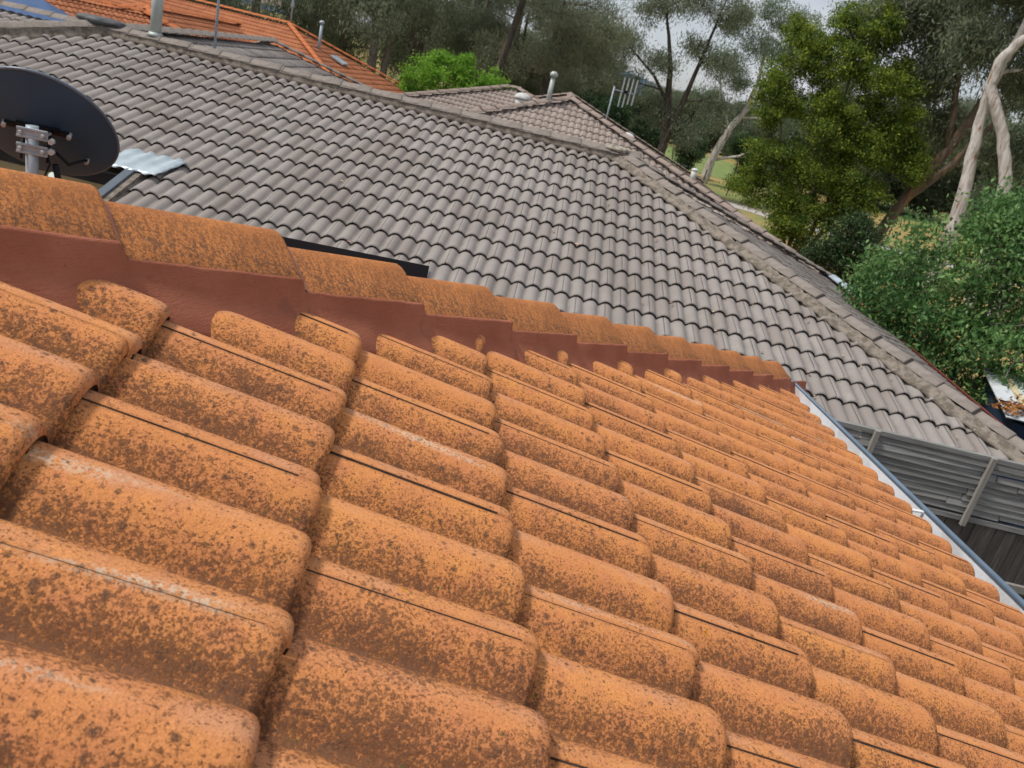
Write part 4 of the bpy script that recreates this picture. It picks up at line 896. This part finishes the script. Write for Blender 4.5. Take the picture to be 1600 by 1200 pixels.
tree('white_gum', 'pale trunked gum on the dry grass left of the yellow-green tree', 'tree', 19.3, 62,
     [[(-.1, 0, 0, .34), (.15, 0, 2.4, .28), (.6, 0, 4.0, .24), (1.3, 0, 5.6, .19), (1.5, 0, 7.6, .12), (1.2, 0, 10.5, .05)], [(1.3, 0, 5.6, .14), (2.3, 0, 7.0, .10), (3.2, 0, 9.0, .05)], [(.6, 0, 4.0, .13), (-.6, 0, 5.6, .08), (-1.2, 0, 7.6, .04)], [(.3, 0, 1.8, .12), (1.8, 0, 2.4, .08), (3.0, 0, 3.3, .03)], [(1.0, 0, 4.9, .1), (2.4, 0, 5.2, .06), (3.4, 0, 5.4, .03)]],
     [(-1.0, 0, 8.3, 1.5, 1.3, 1.0, 52), (1.2, 0, 9.8, 1.5, 1.3, 1.1, 52), (3.2, 0, 9.6, 1.4, 1.3, 1.1, 48), (.2, 0, 7.2, 1.0, 1, .7, 26), (-1.7, 0, 5.8, 1.1, 1, .9, 34), (3.4, 0, 7.0, 1.1, 1.1, .9, 32), (1.8, 0, 12, 1.6, 1.4, 1.1, 50), (-.9, 0, 11, 1.3, 1.2, .9, 36), (-1.0, 0, 4.2, .8, .8, .7, 22), (3.0, 0, 11.6, 1.4, 1.2, .9, 40), (4.2, 0, 5.4, .9, .8, .6, 20)],
     'gumlight', 'white', .19, .22, .8, 72, .6, 13)
for i, (azd, D, s, lb) in enumerate([(12.3, 50, 1.0, 'dark green bush under the television antenna'), (14.6, 58, .8, 'dark green bush at the foot of the open crowned gum'), (17.2, 66, .75, 'dark bush hanging over the lawn left of the white gum'), (21.2, 74, .9, 'dark bush on the lawn right of the white gum'), (10.2, 47, .95, 'dark green bush behind the peak of the brown roof')]):
    if i == 0: BU = tree('bush', lb, 'bush', azd, D, [[(0, 0, 0, .1), (0, 0, 2, .06), (.2, 0, 3.4, .03)], [(.4, 0, 0, .08), (.9, 0, 2.4, .04)]], rlobes(rr, 9, 1.8, 1.3, 1.0, 3.8, 1.0, 44), 'bush', 'dark', .17, .35, .4, 75, .46, 31, 'dark bushes in the park')
    else: copy_tree(BU, azd, D, i*1.3, s, lb, 'dark bushes in the park')
# --- yellow-green tree and its neighbours on the right
yl = [(-1.9, 0, 7.6, 1.1, 1.2, .9, 60), (.2, 0, 9.0, .8, 1, .9, 48), (-.6, 0, 7.4, 1.3, 1.3, 1.1, 75), (1.3, 0, 7.2, 1.1, 1.2, 1.0, 66), (2.3, 0, 5.8, .9, 1.1, .9, 50), (-2.3, 0, 5.6, 1.1, 1.2, 1.1, 62), (-.3, -.2, 5.6, 1.6, 1.4, 1.2, 90), (1.4, 0, 4.7, 1.2, 1.3, 1.0, 66), (-1.9, 0, 3.7, 1.3, 1.3, 1.0, 66), (.2, -.2, 3.7, 1.5, 1.3, 1.0, 74), (-2.6, 0, 2.3, .9, 1, .8, 40), (-1.0, 0, 2.2, .9, 1, .7, 36), (.6, -.5, 2.0, 1.2, .8, .9, 60), (-.4, -.6, 1.2, 1.1, .7, .7, 46), (1.7, -.2, 2.9, 1.0, 1, .9, 50), (2.9, 0, 4.6, .8, .9, .8, 40), (-3.0, 0, 6.6, .7, .8, .8, 36), (-1.1, 0, 9.0, .5, .6, .8, 22), (-2.5, 0, 8.4, .6, .7, .6, 22)]
yl = [tuple(L[:6])+(int(L[6]*.78),) for L in yl]
tree('yellow_green_tree', 'bushy yellow-green tree on many thin stems beyond the grey hip', 'tree', 26.3, 36,
     [[(-.2, 0, 0, .10), (-.6, 0, 3, .08), (-1.2, 0, 6, .04)], [(0, 0, 0, .12), (0, 0, 3, .09), (-.2, 0, 7, .04)], [(.2, 0, 0, .12), (.7, 0, 3, .08), (1.3, 0, 6.5, .03)], [(.35, 0, 0, .11), (1.3, 0, 2.6, .07), (2.1, 0, 5, .03)], [(-.35, .2, 0, .09), (-1.3, 0, 2.4, .06), (-2.2, 0, 5, .03)]],
     yl, 'yellow', 'rough', .105, .42, .25, 190, .36, 14, upn=.5)
tree('leaning_stringybark', 'gum with a thick dark brown leaning trunk right of the yellow-green tree', 'tree', 30.9, 37,
     [[(-.5, 0, 0, .25), (.2, 0, 2.6, .22), (1.2, 0, 5.4, .19), (1.9, 0, 8.0, .16), (2.3, 0, 11, .10), (2.0, 0, 13.5, .05)], [(1.2, 0, 5.4, .16), (.6, 0, 8, .10), (-.6, 0, 10.4, .05)], [(.4, 0, 3.2, .16), (1.6, 0, 5.0, .14), (2.6, 0, 7.2, .09)]],
     [(-1.9, 0, 10.4, 1.6, 1.6, 1.2, 74), (.2, 0, 9.6, 1.5, 1.5, 1.2, 66), (2.2, .6, 10.6, 1.6, 1.6, 1.2, 66), (.4, 0, 12.2, 1.8, 1.6, 1.2, 76), (-.6, .4, 7.9, 1.1, 1.2, 1.0, 46), (-3.0, 0, 9.2, 1.2, 1.2, .9, 46), (.6, .8, 6.4, .9, .9, .8, 28), (3.4, .5, 12.4, 1.5, 1.5, 1.1, 60), (-1.8, 0, 12.6, 1.6, 1.5, 1.1, 60), (2.8, .9, 8.4, 1.0, 1, .8, 36)],
     'gum', 'rough', .21, .24, .8, 120, .7, 15)
tree('twin_white_gum', 'gum with two thick white trunks, one s-curved, at the right edge behind the green shrub', 'tree', 35.0, 31,
     [[(-.15, 0, 0, .26), (-.1, 0, 3.2, .23), (-.45, 0, 5.2, .19), (-.75, .2, 7.2, .155), (-.5, .3, 9.4, .11), (-.2, .3, 12, .06)],
      [(1.35, -.3, 0, .23), (1.15, -.3, 3.0, .205), (.75, -.3, 4.8, .195), (.15, -.3, 6.0, .18), (-.75, -.3, 7.4, .17), (-.78, -.3, 8.1, .155), (-.40, -.3, 8.8, .13), (.55, -.3, 9.5, .10), (1.4, -.2, 10.6, .08), (1.9, 0, 12.6, .04)],
      [(1.9, -.4, 0, .22), (2.1, -.4, 3, .2), (2.5, -.4, 6, .16), (2.9, 0, 9, .10), (3.0, 0, 12, .04)]],
     [(-1.9, .8, 10.8, 1.3, 1.4, 1.0, 60), (-.2, .8, 11.2, 1.4, 1.4, 1.0, 62), (1.8, .6, 11.2, 1.3, 1.3, 1.0, 54), (2.8, .8, 9.0, 1.0, 1.2, 1.1, 42), (2.3, 1.2, 7.0, 1.1, 1.2, .9, 36), (3.4, .8, 6.2, 1.0, 1, 1.0, 32), (.6, 1.2, 8.2, .8, .9, .8, 24), (.4, .8, 12.8, 1.8, 1.6, .9, 60), (-1.6, .8, 8.8, .8, .9, .7, 26), (.6, 1.4, 5.6, .8, .8, .8, 22)],
     'gumdark', 'white', .19, .24, .8, 120, .66, 16)
DB = tree('bush', 'low dark bush at the foot of the leaning brown trunk', 'bush', 29.7, 31, [[(0, 0, 0, .09), (-.2, 0, 1.2, .05)], [(.3, 0, 0, .08), (.7, 0, 1.4, .04)]], [(-.6, 0, 1.3, .8, .8, .75, 50), (.5, 0, 1.5, .9, .8, .8, 54), (0, 0, 2.2, .8, .8, .5, 40), (1.2, 0, 1.0, .6, .7, .6, 34), (-1.2, 0, .8, .5, .6, .5, 28), (0, -.2, .7, 1.2, .7, .5, 50)], 'bush', 'dark', .12, .4, .3, 56, .3, 17)
# near shrub at the right
sl_ = [(.2, .2, 4.3, .7, .7, .4, 50), (1.7, 0, 4.5, .8, .8, .5, 60), (-.9, 0, 3.15, .85, .9, .75, 88), (.15, 0, 3.75, .75, .9, .62, 80), (1.15, 0, 3.7, .8, .9, .65, 80), (-1.25, 0, 2.35, .5, .7, .5, 46), (0, -.2, 2.8, .9, .9, .7, 90), (1.1, -.2, 2.6, .9, .9, .8, 90), (-.5, -.1, 2.0, .75, .8, .55, 64), (.5, -.2, 1.75, .8, .8, .55, 60), (1.7, 0, 1.9, .6, .7, .7, 46), (-.8, 0, 1.55, .5, .6, .35, 28), (1.9, .1, 3.4, .8, .9, .9, 70), (.9, 0, 4.35, .5, .6, .35, 26)]
tree('green_shrub', 'big leafy fresh green shrub beside the pale shed at the right edge', 'shrub', 37.6, 13.2,
     [[(-.1, 0, 0, .05), (-.4, 0, 1.3, .04), (-.8, 0, 2.8, .02)], [(.1, 0, 0, .06), (.1, 0, 1.4, .045), (.2, 0, 3.4, .02)], [(.3, 0, 0, .05), (.8, 0, 1.5, .035), (1.2, 0, 3.4, .015)], [(.2, .1, 0, .045), (.5, -.1, 1.2, .035), (.9, -.2, 2.4, .015)]],
     sl_, 'shrub', 'grey', .080, .46, .45, 58, .25, 18, upn=.5, twigs=14, limbr=.025)
# far belt beyond the park
for i, (azd, D, src, s, rz) in enumerate([(7.5, 120, 'A', 1.0, .4), (10.2, 135, 'B', 1.0, 1.0), (18.4, 150, 'B', .6, 3.1), (20.8, 145, 'A', .6, 4.4), (23.3, 140, 'B', .75, 5.0), (26.0, 130, 'A', 1.1, .7), (28.6, 122, 'B', 1.2, 1.9), (31.0, 128, 'A', 1.2, 2.7), (33.2, 134, 'B', 1.2, 3.6), (35.8, 125, 'A', 1.2, 4.1), (38.2, 118, 'B', 1.2, 5.5), (40.8, 122, 'A', 1.2, .2), (43, 110, 'B', 1.2, 1.2), (15.6, 150, 'B', .6, 2.2)]):
    copy_tree({'A': A, 'B': B}[src], azd, D, rz, s, 'hazy gum in the far belt of trees along the other side of the park', 'far belt of gums beyond the park')
TH_ = None
for i, (azd, D, sc_, rz) in enumerate([(8.2, 96, 1.0, .3), (10.4, 104, .8, 1.4), (13.2, 118, .62, 2.2), (15.2, 116, .7, 3.0), (17.4, 118, .8, .9), (19.4, 122, .75, 4.0), (21.6, 118, .85, 5.2), (23.8, 110, .95, 2.7), (25.6, 92, 1.0, 1.1), (27.8, 86, 1.1, 3.6), (30.0, 92, 1.1, 4.6), (32.2, 122, 1.3, .2), (34.2, 124, 1.3, 1.9), (36.4, 88, 1.1, 3.3), (38.8, 80, 1.1, 5.6), (41.4, 78, 1.1, 2.5), (44, 76, 1.1, .8)]):
    lb = 'broad dark green tree with foliage to the ground on the far side of the park'
    if TH_ is None: TH_ = tree('park_tree', lb, 'tree', azd, D, [[(0, 0, 0, .3), (.1, 0, 3, .2), (0, 0, 7, .08)]], rlobes(rr, 26, 4.2, 3.2, 1.2, 8.5, 1.7, 60), 'gumdark', 'dark', .30, .35, .6, 46, .75, 41, 'far thicket of park trees', twigs=3)
    else: copy_tree(TH_, azd, D, rz, sc_, lb, 'far thicket of park trees')
# star pickets and wires of the park fence
pf = empty('park_fence', at(18.3, 56), 'thin wire fence on dark steel pickets along the edge of the dry park grass', 'fence')
pk_ = []
for i in range(12):
    azp = 12.2+1.75*i*1.0; D = 61.5-1.05*i; p = at(azp, D); pk_.append(p); mb = MB(); mb.bar(p, p+Vector((.02, 0, 1.25)), Vector((.025, 0, 0)), Vector((0, .025, 0))); mb.build('picket', M['blk'], pf)
mb = MB()
for z in (.35, .75, 1.1): mb.tube([tuple(p+Vector((.01, 0, z)))+(.004,) for p in pk_], 4)
mb.build('wire', M['steel'], pf)
# far hills
def hills(name, D, azs, hs, mat):
    mb = MB(); vs = []; m = len(azs)
    for azd, h in zip(azs, hs): vs += [tuple(at(azd, D, -2)), tuple(at(azd, D+160, h)), tuple(at(azd, D+700, h*.2-5))]
    mb.add(vs, [(i*3+j, (i+1)*3+j, (i+1)*3+j+1, i*3+j+1) for i in range(m-1) for j in range(2)], 0, True); return tag(mb.build(name, mat), kind='structure')
hm = NT('wooded_hill'); hills_m = hm.fin(hm.mix(hm.rng(hm.noise(.012, 6), .42, .58), (.07, .11, .17), (.24, .19, .15)), .95, .05)
r = random.Random(3); azs = [-40+2*i for i in range(51)]
hills('hills', 1300, azs, [27+9*math.sin(a_*.21-.9)+4*math.sin(a_*.6+1)+r.uniform(-3, 3) for a_ in azs], hills_m)
